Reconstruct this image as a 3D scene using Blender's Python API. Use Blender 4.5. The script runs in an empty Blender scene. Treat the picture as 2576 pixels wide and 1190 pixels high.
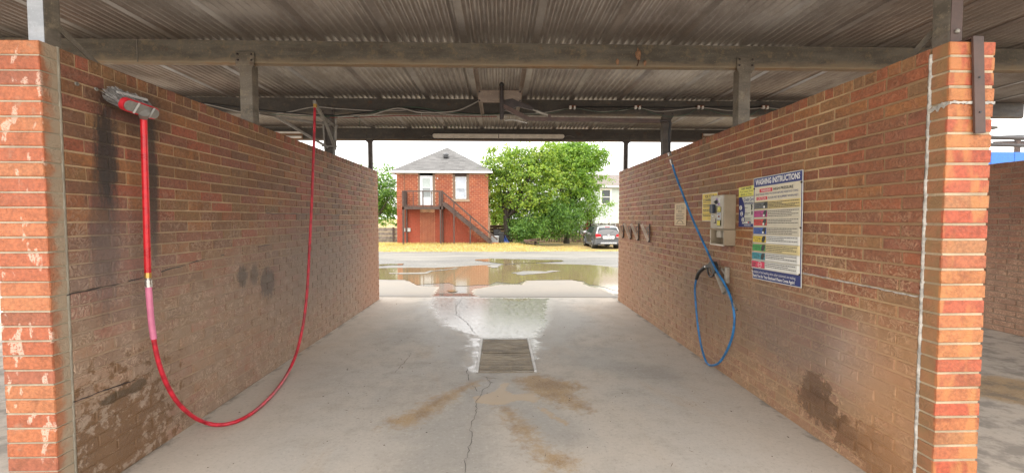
import bpy, bmesh, math, random
import numpy as np
from mathutils import Vector, Matrix
R = math.radians
random.seed(7)
rng = np.random.default_rng(7)
S = bpy.context.scene
COL = S.collection

# ------------------------------------------------------------------ camera
cam_d = bpy.data.cameras.new("camera")
cam = bpy.data.objects.new("camera", cam_d)
COL.objects.link(cam)
cam_d.sensor_width = 36.0
cam_d.lens = 36.0 * 1084 / 2576
cam_d.clip_start = 0.05
cam_d.clip_end = 3000
cam.location = (0, 0, 1.52)
cam.rotation_euler = (R(90 - 2.38), 0, R(-1.6))
S.camera = cam

# ------------------------------------------------------------------ sky, sun, exposure
SUN_EL, SUN_AZ = 62, -112          # azimuth measured from +Y, clockwise
w = bpy.data.worlds.new("World"); S.world = w; w.use_nodes = True
nt = w.node_tree; nt.nodes.clear()
sky = nt.nodes.new("ShaderNodeTexSky"); sky.sky_type = 'NISHITA'; sky.sun_disc = False
sky.sun_elevation = R(SUN_EL); sky.sun_rotation = R(SUN_AZ)
sky.air_density = 1.0; sky.dust_density = 2.5
tc = nt.nodes.new("ShaderNodeTexCoord")
cn = nt.nodes.new("ShaderNodeTexNoise"); cn.inputs['Scale'].default_value = 2.2; cn.inputs['Detail'].default_value = 5
nt.links.new(tc.outputs['Generated'], cn.inputs['Vector'])
cr = nt.nodes.new("ShaderNodeValToRGB")
cr.color_ramp.elements[0].position = 0.3; cr.color_ramp.elements[0].color = (0.86, 0.845, 0.82, 1)
cr.color_ramp.elements[1].position = 0.7; cr.color_ramp.elements[1].color = (1.0, 0.975, 0.935, 1)
nt.links.new(cn.outputs['Fac'], cr.inputs['Fac'])
sc_ = nt.nodes.new("ShaderNodeVectorMath"); sc_.operation = 'SCALE'; sc_.inputs['Scale'].default_value = 12.5
nt.links.new(cr.outputs['Color'], sc_.inputs[0])
mx = nt.nodes.new("ShaderNodeMix"); mx.data_type = 'RGBA'; mx.inputs['Factor'].default_value = 0.86   # cloud cover
nt.links.new(sky.outputs['Color'], mx.inputs['A']); nt.links.new(sc_.outputs['Vector'], mx.inputs['B'])
bg = nt.nodes.new("ShaderNodeBackground"); bg.inputs['Strength'].default_value = 0.12
nt.links.new(mx.outputs['Result'], bg.inputs['Color'])
wo = nt.nodes.new("ShaderNodeOutputWorld"); nt.links.new(bg.outputs['Background'], wo.inputs['Surface'])

sun_d = bpy.data.lights.new("sun", 'SUN'); sun_d.energy = 1.2; sun_d.angle = R(14); sun_d.color = (1.0, 0.95, 0.87)
sun = bpy.data.objects.new("sun", sun_d); COL.objects.link(sun)
sd = Vector((math.sin(R(SUN_AZ)) * math.cos(R(SUN_EL)), math.cos(R(SUN_AZ)) * math.cos(R(SUN_EL)), math.sin(R(SUN_EL))))
sun.rotation_euler = (-sd).to_track_quat('-Z', 'Y').to_euler()
sun.location = (-20, -10, 40)
S.view_settings.view_transform = 'Standard'; S.view_settings.look = 'None'
S.view_settings.exposure = 1.46; S.view_settings.gamma = 1.0; S.view_settings.use_curve_mapping = False
S.render.engine = 'CYCLES'
S.cycles.use_denoising = True
S.cycles.max_bounces = 10; S.cycles.diffuse_bounces = 6
S.cycles.sample_clamp_indirect = 8

# ------------------------------------------------------------------ tracing helpers (pixel of the photo -> point on a real plane)
F_, YAW, PIT = 1084.0, R(1.6), R(2.38)
CAM = np.array([0, 0, 1.52])
def ray(x, y):
    v = (x - 1288) / F_, 1.0, -(y - 595) / F_
    c, s = math.cos(PIT), math.sin(PIT)
    v = v[0], v[1] * c + v[2] * s, -v[1] * s + v[2] * c
    c, s = math.cos(YAW), math.sin(YAW)
    return np.array([v[0] * c + v[1] * s, -v[0] * s + v[1] * c, v[2]])
def on(ax, val, x, y):
    r = ray(x, y)
    return CAM + r * ((val - CAM[ax]) / r[ax])
def onX(X, x, y): return Vector(on(0, X, x, y))
def onY(Y, x, y): return Vector(on(1, Y, x, y))
def onZ(Z, x, y): return Vector(on(2, Z, x, y))
def zp(pts, ox, oy, s): return [((ox + x / s) * .98735, (oy + y / s) * .98735) for x, y in pts]
def project(p):
    d = np.array(p) - CAM
    c, s = math.cos(YAW), math.sin(YAW)
    x, y = d[0] * c - d[1] * s, d[0] * s + d[1] * c
    c, s = math.cos(PIT), math.sin(PIT)
    dep, up = y * c - d[2] * s, y * s + d[2] * c
    return 1288 + F_ * x / dep, 595 - F_ * up / dep, dep

# ------------------------------------------------------------------ object helpers
def link(o, parent=None):
    COL.objects.link(o)
    if parent is not None: o.parent = parent
    return o
def tag(o, label=None, cat=None, group=None, kind=None):
    if label: o['label'] = label
    if cat: o['category'] = cat
    if group: o['group'] = group
    if kind: o['kind'] = kind
    return o
def empty(name, loc=(0, 0, 0)):
    o = bpy.data.objects.new(name, None); o.location = loc; o.empty_display_size = .1
    return link(o)
class MB:
    """collects shapes; build() links them as one mesh object"""
    def __init__(s): s.v = []; s.f = []; s.m = []; s.sm = []; s.cur = 0
    def add(s, verts, faces, smooth=False):
        b = len(s.v); s.v += [tuple(v) for v in verts]
        for f in faces: s.f.append([i + b for i in f]); s.m.append(s.cur); s.sm.append(smooth)
        return s
    def mat(s, i): s.cur = i; return s
    def box(s, a, b, bev=0.0):
        x0, y0, z0 = [min(p, q) for p, q in zip(a, b)]; x1, y1, z1 = [max(p, q) for p, q in zip(a, b)]
        if bev <= 0:
            V = [(x0,y0,z0),(x1,y0,z0),(x1,y1,z0),(x0,y1,z0),(x0,y0,z1),(x1,y0,z1),(x1,y1,z1),(x0,y1,z1)]
            return s.add(V, [(0,3,2,1),(4,5,6,7),(0,1,5,4),(1,2,6,5),(2,3,7,6),(3,0,4,7)])
        bev = min(bev, (x1-x0)*.45, (y1-y0)*.45, (z1-z0)*.45)
        bm = bmesh.new(); bmesh.ops.create_cube(bm, size=1)
        for v in bm.verts: v.co = Vector((x0 + (v.co.x+.5)*(x1-x0), y0 + (v.co.y+.5)*(y1-y0), z0 + (v.co.z+.5)*(z1-z0)))
        bmesh.ops.bevel(bm, geom=bm.edges[:], offset=bev, segments=2, profile=.5, affect='EDGES')
        s.addbm(bm); return s
    def addbm(s, bm, smooth=False):
        bm.verts.index_update()
        s.add([v.co for v in bm.verts], [[v.index for v in f.verts] for f in bm.faces], smooth); bm.free(); return s
    def bar(s, p, q, w, h, up=(0, 0, 1)):
        p, q = Vector(p), Vector(q); d = (q - p).normalized(); u = Vector(up)
        if abs(d.dot(u)) > .98: u = Vector((0, 1, 0))
        sx = d.cross(u).normalized() * (w / 2); sz = sx.cross(d).normalized() * (h / 2)
        V = [p - sx - sz, p + sx - sz, p + sx + sz, p - sx + sz, q - sx - sz, q + sx - sz, q + sx + sz, q - sx + sz]
        return s.add(V, [(0,1,2,3),(7,6,5,4),(4,5,1,0),(5,6,2,1),(6,7,3,2),(7,4,0,3)])
    def tube(s, path, rad, seg=10, cap=True):
        P = [Vector(p) for p in path]; n = len(P)
        rr = rad if isinstance(rad, (list, tuple)) else [rad] * n
        V = []; Fc = []; prev = None
        for i in range(n):
            d = (P[min(i+1, n-1)] - P[max(i-1, 0)]).normalized()
            if prev is None:
                prev = d.orthogonal().normalized()
            prev = (prev - d * prev.dot(d)).normalized(); b = d.cross(prev)
            for k in range(seg):
                a = 2 * math.pi * k / seg
                V.append(P[i] + (prev * math.cos(a) + b * math.sin(a)) * rr[i])
        for i in range(n - 1):
            for k in range(seg):
                k2 = (k + 1) % seg
                Fc.append((i*seg+k, i*seg+k2, (i+1)*seg+k2, (i+1)*seg+k))
        s.add(V, Fc, True)
        if cap: s.add(V[:seg], [tuple(range(seg))[::-1]]); s.add(V[-seg:], [tuple(range(seg))])
        return s
    def prism(s, poly, fn, a, b, smooth=False):
        """poly: 2-D outline; fn(u, v, t) -> point; extruded from t=a to t=b"""
        n = len(poly)
        V = [fn(u, v, a) for u, v in poly] + [fn(u, v, b) for u, v in poly]
        s.add(V, [(i, (i+1) % n, (i+1) % n + n, i + n) for i in range(n)], smooth)
        s.add(V[:n], [tuple(range(n))[::-1]]); s.add(V[n:], [tuple(range(n))])
        return s
    def lathe(s, prof, seg=20, at=(0, 0, 0), axis='z'):
        V = []; Fc = []
        for r, z in prof:
            for k in range(seg):
                a = 2*math.pi*k/seg; p = (r*math.cos(a), r*math.sin(a), z)
                if axis == 'x': p = (p[2], p[0], p[1])
                if axis == 'y': p = (p[0], p[2], p[1])
                V.append((p[0]+at[0], p[1]+at[1], p[2]+at[2]))
        for i in range(len(prof)-1):
            for k in range(seg):
                k2 = (k+1) % seg; Fc.append((i*seg+k, i*seg+k2, (i+1)*seg+k2, (i+1)*seg+k))
        s.add(V, Fc, True); s.add(V[:seg], [tuple(range(seg))[::-1]]); s.add(V[-seg:], [tuple(range(seg))]); return s
    def mesh(s, name, mats):
        me = bpy.data.meshes.new(name); me.from_pydata(s.v, [], s.f)
        for m in (mats if isinstance(mats, (list, tuple)) else [mats]): me.materials.append(m)
        if any(s.m): me.polygons.foreach_set('material_index', s.m)
        if any(s.sm): me.polygons.foreach_set('use_smooth', s.sm)
        bm = bmesh.new(); bm.from_mesh(me); bmesh.ops.recalc_face_normals(bm, faces=bm.faces[:]); bm.to_mesh(me); bm.free()
        me.update(); return me
    def build(s, name, mats, parent=None):
        return link(bpy.data.objects.new(name, s.mesh(name, mats)), parent)
def inst(name, me, parent, loc=(0,0,0), rot=(0,0,0), scl=(1,1,1)):
    o = bpy.data.objects.new(name, me); o.location = loc; o.rotation_euler = rot; o.scale = scl
    return link(o, parent)
def smooth_path(pts, n=10):
    P = [Vector(p) for p in pts]; P = [P[0]*2-P[1]] + P + [P[-1]*2-P[-2]]; out = []
    for i in range(1, len(P)-2):
        a, b, c, d = P[i-1], P[i], P[i+1], P[i+2]
        for k in range(n):
            t = k/n
            out.append(.5*((2*b) + (c-a)*t + (2*a-5*b+4*c-d)*t*t + (3*b-a-3*c+d)*t*t*t))
    out.append(P[-2]); return out

# ------------------------------------------------------------------ material helpers
class G:
    def __init__(s, name, rough=.7, metal=0.0, spec=None):
        s.m = bpy.data.materials.new(name); s.m.use_nodes = True
        s.t = s.m.node_tree; s.t.nodes.clear()
        s.b = s.n('ShaderNodeBsdfPrincipled', {'Roughness': rough, 'Metallic': metal})
        if spec is not None: s.b.inputs['Specular IOR Level'].default_value = spec
        o = s.n('ShaderNodeOutputMaterial'); s.out = o
        s.t.links.new(s.b.outputs[0], o.inputs[0])
    def n(s, typ, ins={}, **at):
        nd = s.t.nodes.new(typ)
        for k, v in at.items(): setattr(nd, k, v)
        for k, v in ins.items(): s.put(nd.inputs[k], v)
        return nd
    def put(s, sock, v):
        if isinstance(v, bpy.types.NodeSocket): s.t.links.new(v, sock)
        else:
            if isinstance(v, (tuple, list)) and len(v) == 3 and sock.type == 'RGBA': v = (*v, 1)
            sock.default_value = v
    def pos(s): return s.n('ShaderNodeNewGeometry').outputs['Position']
    def objc(s): return s.n('ShaderNodeTexCoord').outputs['Object']
    def sep(s, v): return s.n('ShaderNodeSeparateXYZ', {0: v}).outputs
    def math(s, op, a, b=0.0, c=0.0, clamp=False):
        return s.n('ShaderNodeMath', {0: a, 1: b, 2: c}, operation=op, use_clamp=clamp).outputs[0]
    def mapr(s, v, a, b, c=0.0, d=1.0, smooth=True):
        return s.n('ShaderNodeMapRange', {0: v, 1: a, 2: b, 3: c, 4: d}, interpolation_type='SMOOTHSTEP' if smooth else 'LINEAR').outputs[0]
    def mix(s, f, a, b, mode='MIX'):
        nd = s.n('ShaderNodeMix', {0: f}, data_type='RGBA', blend_type=mode)
        s.put(nd.inputs[6], a); s.put(nd.inputs[7], b); return nd.outputs[2]
    def noise(s, vec, scale, detail=4, rough=.55, dist=0.0):
        return s.n('ShaderNodeTexNoise', {'Vector': vec, 'Scale': scale, 'Detail': detail, 'Roughness': rough, 'Distortion': dist}).outputs[0]
    def scale(s, vec, x, y, z): return s.n('ShaderNodeVectorMath', {0: vec, 1: (x, y, z)}, operation='MULTIPLY').outputs[0]
    def ramp(s, f, stops, interp='LINEAR'):
        nd = s.n('ShaderNodeValToRGB', {0: f}); r = nd.color_ramp; r.interpolation = interp
        r.elements.remove(r.elements[1]); r.elements[0].position = stops[0][0]; r.elements[0].color = (*stops[0][1], 1)
        for p, c in stops[1:]: e = r.elements.new(p); e.color = (*c, 1)
        return nd.outputs[0]
    def bump(s, h, strength=.3, dist=.01, nrm=None):
        nd = s.n('ShaderNodeBump', {'Height': h, 'Strength': strength, 'Distance': dist})
        if nrm is not None: s.put(nd.inputs['Normal'], nrm)
        return nd.outputs[0]
    def rand(s):
        a = s.n('ShaderNodeObjectInfo').outputs['Random']; b = s.n('ShaderNodeNewGeometry').outputs['Random Per Island']
        return s.math('FRACT', s.math('ADD', a, s.math('MULTIPLY', b, 7.31)))
    def set(s, **k):
        for a, v in k.items(): s.put(s.b.inputs[a.replace('_', ' ')], v)
        return s.m
_flat = {}
def flat(name, col, rough=.6, metal=0.0, var=.12, scale=12, bump=0.0):
    """plain paint / metal / plastic with a little wear"""
    if name in _flat: return _flat[name]
    g = G(name, rough, metal); p = g.objc()
    n = g.noise(p, scale, 5, .6)
    k = g.mapr(n, .3, .7, 1 - var, 1 + var)
    c = g.n('ShaderNodeVectorMath', {0: (col[0], col[1], col[2]), 'Scale': k}, operation='SCALE').outputs[0]
    g.set(Base_Color=c, Roughness=g.mapr(n, .2, .8, max(.02, rough - .1), min(1, rough + .1)))
    if bump: g.set(Normal=g.bump(g.noise(p, scale * 6, 3), bump, .003))
    _flat[name] = g.m
    return g.m

# ------------------------------------------------------------------ masonry materials
def stainbox(X, x0, y0, x1, y1):
    a = onX(X, (x0+x1)/2, (y0+y1)/2); b = onX(X, x0, (y0+y1)/2); c = onX(X, x1, (y0+y1)/2)
    d = onX(X, (x0+x1)/2, y0); e = onX(X, (x0+x1)/2, y1)
    return ((b.y+c.y)/2, (d.z+e.z)/2, abs(b.y-c.y)/2, abs(d.z-e.z)/2)
def stain_mask(g, yz, st):
    cy, cz, ry, rz = st['box']
    a = g.math('DIVIDE', g.math('SUBTRACT', yz[1], cy), ry); b = g.math('DIVIDE', g.math('SUBTRACT', yz[2], cz), rz)
    d = g.math('SQRT', g.math('ADD', g.math('MULTIPLY', a, a), g.math('MULTIPLY', b, b)))
    p = g.pos(); sc = st.get('sc', (1, 1, 1))
    n = g.noise(g.scale(p, *sc), st.get('ns', 8), 6, st.get('nr', .65))
    d = g.math('ADD', d, g.math('MULTIPLY', g.math('SUBTRACT', n, .5), st.get('nd', 1.2)))
    sf = st.get('soft', .3)
    return g.math('MULTIPLY', g.mapr(d, 1 - sf, 1 + sf, 1, 0), st['amt'])
def masonry(name, palette, film, stains, fz, famt, brick=True, mort=(.42, .31, .2), relief=.5, extra=None, rough=.62):
    g = G(name, rough); p = g.pos(); yz = g.sep(p)
    if brick:
        r = g.rand()
        k = 1.0 / len(palette)
        base = g.ramp(r, [(i * k, c) for i, c in enumerate(palette)], 'CONSTANT')
        r2 = g.math('FRACT', g.math('MULTIPLY', r, 17.7))
        n1 = g.noise(p, 9, 4, .6, .6)
        base = g.mix(g.mapr(n1, .42, .72, 0, .55), base, g.ramp(r2, [(0, palette[0]), (.4, palette[-1]), (.75, tuple(c*.45 for c in palette[1]))]))
        base = g.n('ShaderNodeVectorMath', {0: base, 'Scale': g.mapr(g.noise(p, 55, 4, .7), .3, .7, .78, 1.22)}, operation='SCALE').outputs[0]
    else:
        base = g.mix(g.mapr(g.noise(p, 6, 5), .35, .65), mort, tuple(c*.72 for c in mort))
        base = g.mix(g.mapr(g.noise(p, 120, 3), .4, .7, 0, .35), base, tuple(c*.6 for c in mort))
    # raked wire-cut relief; loosened limewash and soap film catch in it
    rn = g.noise(p, 19, 3, .5, 1.8)
    ridge = g.mapr(g.math('ABSOLUTE', g.math('SUBTRACT', rn, .5)), 0.0, .085, 1, 0)
    ridge = g.math('MULTIPLY', ridge, g.mapr(g.noise(p, 9, 3, .6), .38, .6))
    fine = g.noise(p, 240, 3, .6)
    big = g.noise(p, 1.1, 4, .55)
    fm = g.math('MULTIPLY', g.mapr(g.math('ADD', yz[2], g.math('MULTIPLY', g.math('SUBTRACT', big, .5), 1.3)), fz[0], fz[1], 0, 1), famt)
    fn = g.noise(p, 7, 6, .7)
    fm = g.math('MULTIPLY', fm, g.mapr(fn, .3, .65, .55, 1.0), clamp=True)
    col = g.mix(fm, base, film)
    if relief >= .5:
        col = g.mix(g.math('MULTIPLY', g.math('MULTIPLY', ridge, g.mapr(yz[2], 1.9, 1.0, .12, .62)), 1.0), col, tuple(min(1, c*1.75) for c in film))
    wet = 0.0
    for st in stains:
        mk = stain_mask(g, yz, st)
        col = g.mix(mk, col, st['col'])
        if st.get('wet'): wet = g.math('ADD', wet, mk) if not isinstance(wet, float) else mk
    if extra: col = extra(g, col, p, yz)
    h = g.math('ADD', g.math('MULTIPLY', ridge, .55 if relief else .1), g.math('MULTIPLY', fine, .5))
    h = g.math('ADD', h, g.math('MULTIPLY', g.noise(p, 40, 4, .6), .8))
    g.set(Base_Color=col, Normal=g.bump(h, relief + .3, .010 if relief >= .5 else .006))
    if not isinstance(wet, float): g.set(Roughness=g.mapr(wet, 0, 1, rough, .38))
    return g.m

XL, XR, XR2 = -2.27, 2.19, 6.74          # inner faces of the three walls that show
TL_, TR_ = .245, .228                     # wall thickness
SOOT = (.028, .025, .023)
st_left = [
    dict(box=stainbox(XL, 240, 262, 296, 520), col=SOOT, amt=.9, sc=(1, 2.4, .45), ns=20, nd=2.0, nr=.75, soft=.4),
    dict(box=stainbox(XL, 225, 430, 300, 760), col=(.05, .045, .042), amt=.62, sc=(1, 2.2, .4), ns=18, nd=2.2, nr=.75, soft=.5),
    dict(box=stainbox(XL, 372, 290, 398, 640), col=SOOT, amt=.8, sc=(1, 2.5, .5), ns=10, nd=1.1, soft=.4),
    dict(box=stainbox(XL, 262, 225, 420, 330), col=(.045, .03, .025), amt=.6, ns=6, nd=.9, soft=.6),
    dict(box=stainbox(XL, 170, 560, 420, 800), col=(.22, .17, .155), amt=.45, ns=3, nd=1.0, soft=.8),
    dict(box=stainbox(XL, 150, 975, 430, 1250), col=(.36, .275, .205), amt=.75, ns=3, nd=.5, soft=.25),
    dict(box=stainbox(XL, 140, 985, 425, 1270), col=(.17, .085, .034), amt=.85, ns=15, nr=.74, nd=7.5, soft=.25, wet=1),
    dict(box=stainbox(XL, 255, 985, 330, 1010), col=(.09, .058, .03), amt=.85, ns=11, nd=1.6, soft=.2, wet=1),
    dict(box=stainbox(XL, 325, 955, 370, 985), col=(.09, .058, .03), amt=.85, ns=11, nd=1.3, soft=.2, wet=1),
    dict(box=stainbox(XL, 598, 668, 622, 722), col=(.07, .06, .05), amt=.7, sc=(1, 2, .6), ns=15, nd=1.5, nr=.7, soft=.3),
    dict(box=stainbox(XL, 655, 676, 692, 748), col=(.07, .06, .05), amt=.72, sc=(1, 2, .6), ns=15, nd=1.6, nr=.7, soft=.3),
    dict(box=stainbox(XL, 630, 668, 650, 716), col=(.075, .06, .05), amt=.6, ns=9, nd=.8, soft=.4),
    dict(box=stainbox(XL, 905, 520, 1010, 800), col=(.36, .14, .06), amt=.6, ns=2.5, nd=.7, soft=.6),
    dict(box=stainbox(XL, 640, 560, 900, 760), col=(.19, .15, .13), amt=.45, ns=2.5, nd=1.0, soft=.8),
]
st_right = [
    dict(box=stainbox(XR, 1880, 740, 2140, 960), col=(.19, .145, .125), amt=.6, ns=3, nd=.9, soft=.6),
    dict(box=stainbox(XR, 1700, 640, 1900, 860), col=(.17, .115, .075), amt=.5, ns=3, nd=.9, soft=.7),
    dict(box=stainbox(XR, 2080, 820, 2230, 1000), col=(.45, .33, .26), amt=.5, ns=4, nd=1.2, soft=.7),
    dict(box=stainbox(XR, 2018, 938, 2085, 1010), col=(.12, .062, .03), amt=.72, ns=19, nd=1.3*1.9, nr=.7, soft=.12, wet=1),
    dict(box=stainbox(XR, 2000, 985, 2120, 1062), col=(.13, .066, .032), amt=.78, ns=20, nd=1.3*2.2, nr=.7, soft=.12, wet=1),
    dict(box=stainbox(XR, 2090, 1060, 2200, 1140), col=(.16, .078, .034), amt=.75, ns=20, nd=1.3*2.3, nr=.7, soft=.12, wet=1),
    dict(box=stainbox(XR, 2150, 1090, 2290, 1220), col=(.18, .085, .036), amt=.75, ns=20, nd=1.3*2.6, nr=.7, soft=.12, wet=1),
    dict(box=stainbox(XR, 1540, 560, 1600, 790), col=(.36, .16, .07), amt=.55, ns=2.5, nd=.7, soft=.6),
    dict(box=stainbox(XR, 2150, 780, 2340, 1300), col=(.50, .26, .12), amt=.5, ns=2, nd=.8, soft=.7),
]
pal_left = [(.250, .095, .041), (.188, .085, .036), (.300, .088, .046), (.219, .112, .046), (.169, .080, .043), (.288, .121, .046), (.231, .083, .048)]
pal_right = [(.30, .118, .054), (.25, .10, .052), (.33, .108, .05), (.29, .145, .062), (.265, .098, .056), (.34, .142, .054), (.24, .13, .062), (.285, .105, .052)]
pal_pier = [(.41, .125, .05), (.44, .15, .062), (.38, .105, .046), (.43, .16, .066), (.33, .105, .055), (.43, .13, .054)]
pal_pier_r = [(.43, .15, .058), (.43, .09, .042), (.45, .175, .062), (.42, .10, .048), (.37, .16, .068), (.41, .125, .055)]
film_l, film_r = (.33, .238, .17), (.385, .245, .145)
m_brick_l = masonry("brick_left_wall", pal_left, film_l, st_left, (1.5, .75), .86)
m_mort_l = masonry("mortar_left_wall", None, film_l, st_left, (1.45, .85), .95, brick=False, mort=(.50, .345, .20), relief=.15)
m_brick_r = masonry("brick_right_wall", pal_right, film_r, st_right, (1.3, .6), .7)
m_mort_r = masonry("mortar_right_wall", None, film_r, st_right + [dict(box=(1.95, 1.9, .75, .95), col=(.24, .14, .07), amt=.8, ns=3, nd=.9, soft=.35)], (1.2, .6), .92, brick=False, mort=(.58, .40, .22), relief=.15)
def lime(g, col, p, yz):        # pale worn bands on the left end bricks, mortar smeared along the joint
    v = g.noise(g.scale(p, 1, 1, .45), 17, 3, .5)
    k = g.mapr(v, .60, .64, 0, .6)
    k = g.math('MULTIPLY', k, g.mapr(g.noise(p, 130, 3, .7), .36, .5))
    k = g.math('MULTIPLY', k, g.mapr(yz[1], 2.235, 2.24, 1, .15))
    col = g.mix(k, col, (.78, .58, .46))
    s = g.math('ADD', yz[1], g.math('MULTIPLY', g.math('SUBTRACT', g.noise(p, 10, 5, .6), .5), .16))
    col = g.mix(g.mapr(yz[1], 2.228, 2.236, 0, .55), col, (.30, .16, .085))
    return g.mix(g.mapr(s, 2.235, 2.285, 0, .9), col, (.33, .265, .185))
def flash(g, col, p, yz):       # straw-coloured centre bands of the right end bricks
    k = g.mapr(g.noise(g.scale(p, 1, 1, .3), 11, 2, .5), .5, .62, 0, .7)
    col = g.mix(k, col, (.52, .225, .075))
    s = g.math('ADD', yz[1], g.math('MULTIPLY', g.math('SUBTRACT', g.noise(p, 9, 5, .6), .5), .02))
    return g.mix(g.mapr(s, 2.075, 2.085, 0, .8), col, g.mix(g.mapr(g.noise(p, 14, 4, .6), .4, .6), (.24, .15, .07), (.31, .16, .075)))  # inner side browned: grime plus its weaker light, put into the colour
no = [dict(box=(0, -9, .1, .1), col=SOOT, amt=0.0)]
m_pier_l = masonry("brick_left_end", pal_pier, (.6, .3, .17), no, (-3, -4), 0, relief=.25, extra=lime)
m_pier_r = masonry("brick_right_end", pal_pier_r, (.66, .34, .18), no, (-3, -4), 0, relief=.3, extra=flash)
m_pmort_l = masonry("mortar_left_end", None, (.5, .4, .3), no, (-3, -4), 0, brick=False, mort=(.44, .375, .27), relief=.1)
m_pmort = masonry("mortar_ends", None, (.6, .5, .35), no, (-3, -4), 0, brick=False, mort=(.52, .41, .27), relief=.1)
m_brick_f = masonry("brick_far_bay", [(.33, .15, .09), (.28, .125, .08), (.37, .165, .095), (.31, .155, .10)], (.42, .27, .18), no, (1.4, .4), .7)
m_mort_f = masonry("mortar_far_bay", None, film_r, no, (-3, -4), 0, brick=False, mort=(.36, .25, .17), relief=.1)

# ------------------------------------------------------------------ concrete, asphalt, metal
def sd_attr(g, name): return g.n('ShaderNodeAttribute', attribute_name=name).outputs['Fac']
def edge(g, sd, nz, amp, soft): return g.mapr(g.math('ADD', sd, g.math('MULTIPLY', g.math('SUBTRACT', nz, .5), amp)), -soft, soft, 1, 0)
def concrete_floor():
    g = G("concrete_floor", .6); p = g.pos(); yz = g.sep(p)
    a = g.noise(p, .9, 6, .6); b = g.noise(p, 5, 6, .65); f = g.noise(p, 150, 3, .7); f2 = g.noise(p, 420, 2, .6)
    col = g.mix(g.mapr(a, .35, .65), (.475, .425, .365), (.425, .40, .365))
    col = g.mix(g.mapr(b, .45, .7, 0, .6), col, (.31, .285, .25))
    col = g.mix(g.mapr(g.noise(p, .55, 5, .6, .8), .48, .66, 0, .6), col, (.315, .30, .275))
    col = g.mix(g.mapr(g.noise(g.scale(p, 1.6, .5, 1), 1.3, 6, .7, .5), .54, .68, 0, .5), col, (.43, .345, .26))
    col = g.mix(g.mapr(f, .55, .7, 0, .35), col, (.20, .175, .15))
    col = g.mix(g.mapr(f2, .6, .72, 0, .5), col, (.56, .51, .45))
    # warmer tint along the feet of both walls and towards the mouth
    ws = g.mapr(g.math('ADD', g.math('ABSOLUTE', yz[0]), g.math('MULTIPLY', g.math('SUBTRACT', b, .5), .8)), 1.2, 2.1, 0, .45)
    col = g.mix(ws, col, (.49, .405, .325))
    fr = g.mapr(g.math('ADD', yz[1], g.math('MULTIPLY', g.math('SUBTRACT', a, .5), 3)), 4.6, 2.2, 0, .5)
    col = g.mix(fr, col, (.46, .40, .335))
    nz = g.noise(p, 4, 8, .65); nzf = g.noise(p, 16, 6, .7)
    nz2 = g.math('ADD', g.math('MULTIPLY', nz, .6), g.math('MULTIPLY', nzf, .4))
    damp = edge(g, sd_attr(g, 'damp'), nz2, .5, .16)
    col = g.mix(g.math('MULTIPLY', damp, .6), col, (.25, .235, .21))
    gr_ = g.noise(p, 38, 8, .85); col = g.mix(g.mapr(gr_, .52, .68, 0, .6), col, (.19, .17, .145)); col = g.mix(g.mapr(gr_, .46, .32, 0, .55), col, (.60, .55, .47))
    mud = edge(g, sd_attr(g, 'mud'), nz2, .5, .09)
    mud = g.math('MULTIPLY', mud, g.mapr(g.noise(p, 70, 6, .8), .36, .56, .45, 1))
    col = g.mix(mud, col, g.mix(g.mapr(b, .4, .65), (.37, .25, .125), (.28, .185, .10)))
    slurry = edge(g, sd_attr(g, 'slurry'), nz2, .16, .02)
    col = g.mix(g.math('MULTIPLY', slurry, .95), col, (.36, .255, .145))
    wet = edge(g, sd_attr(g, 'wet'), nz2, .5, .09)
    col = g.mix(g.math('MULTIPLY', wet, .6), col, (.16, .145, .13))
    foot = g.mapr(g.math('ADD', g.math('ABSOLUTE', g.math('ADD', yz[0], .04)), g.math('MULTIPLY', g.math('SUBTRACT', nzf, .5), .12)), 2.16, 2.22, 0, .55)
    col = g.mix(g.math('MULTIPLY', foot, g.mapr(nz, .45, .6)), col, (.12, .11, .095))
    ro = g.mapr(b, .3, .7, .72, .9)
    ro = g.mix(g.math('MULTIPLY', damp, .7), ro, (.55,)*3); ro = g.mix(wet, ro, g.mapr(nzf, .35, .65, .10, .26)); ro = g.mix(slurry, ro, (.5,)*3)
    h = g.math('ADD', g.math('MULTIPLY', f, .6), g.math('MULTIPLY', f2, .4))
    g.set(Base_Color=col, Roughness=ro, Normal=g.bump(g.math('MULTIPLY', h, g.mapr(wet, 0, 1, 1, .12)), .25, .003))
    return g.m
def concrete_apron():
    g = G("concrete_apron", .65); p = g.pos()
    a = g.noise(p, .8, 6, .6); b = g.noise(p, 6, 5, .65); f = g.noise(p, 140, 3, .7)
    col = g.mix(g.mapr(a, .35, .65), (.20, .175, .145), (.185, .166, .142))
    col = g.mix(g.mapr(b, .5, .72, 0, .4), col, (.24, .20, .155)); col = g.mix(g.mapr(f, .55, .7, 0, .3), col, (.18, .155, .13))
    sp = g.noise(p, 26, 2, .5); col = g.mix(g.mapr(sp, .74, .78, 0, .7), col, (.12, .09, .06))
    nz = g.math('ADD', g.math('MULTIPLY', g.noise(p, 3, 6, .6), .6), g.math('MULTIPLY', g.noise(p, 14, 5, .7), .4))
    wet = edge(g, sd_attr(g, 'wet'), nz, .5, .06)
    rim = g.mapr(g.math('ABSOLUTE', g.math('ADD', sd_attr(g, 'wet'), g.math('MULTIPLY', g.math('SUBTRACT', nz, .5), .5))), 0, .07, .5, 0)
    col = g.mix(g.math('MULTIPLY', wet, .7), col, (.22, .20, .175)); col = g.mix(rim, col, (.25, .19, .12))
    g.set(Base_Color=col, Roughness=g.mix(wet, (.65,)*3, (.09,)*3), Normal=g.bump(g.math('MULTIPLY', f, g.mapr(wet, 0, 1, 1, .05)), .2, .003))
    return g.m
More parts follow.
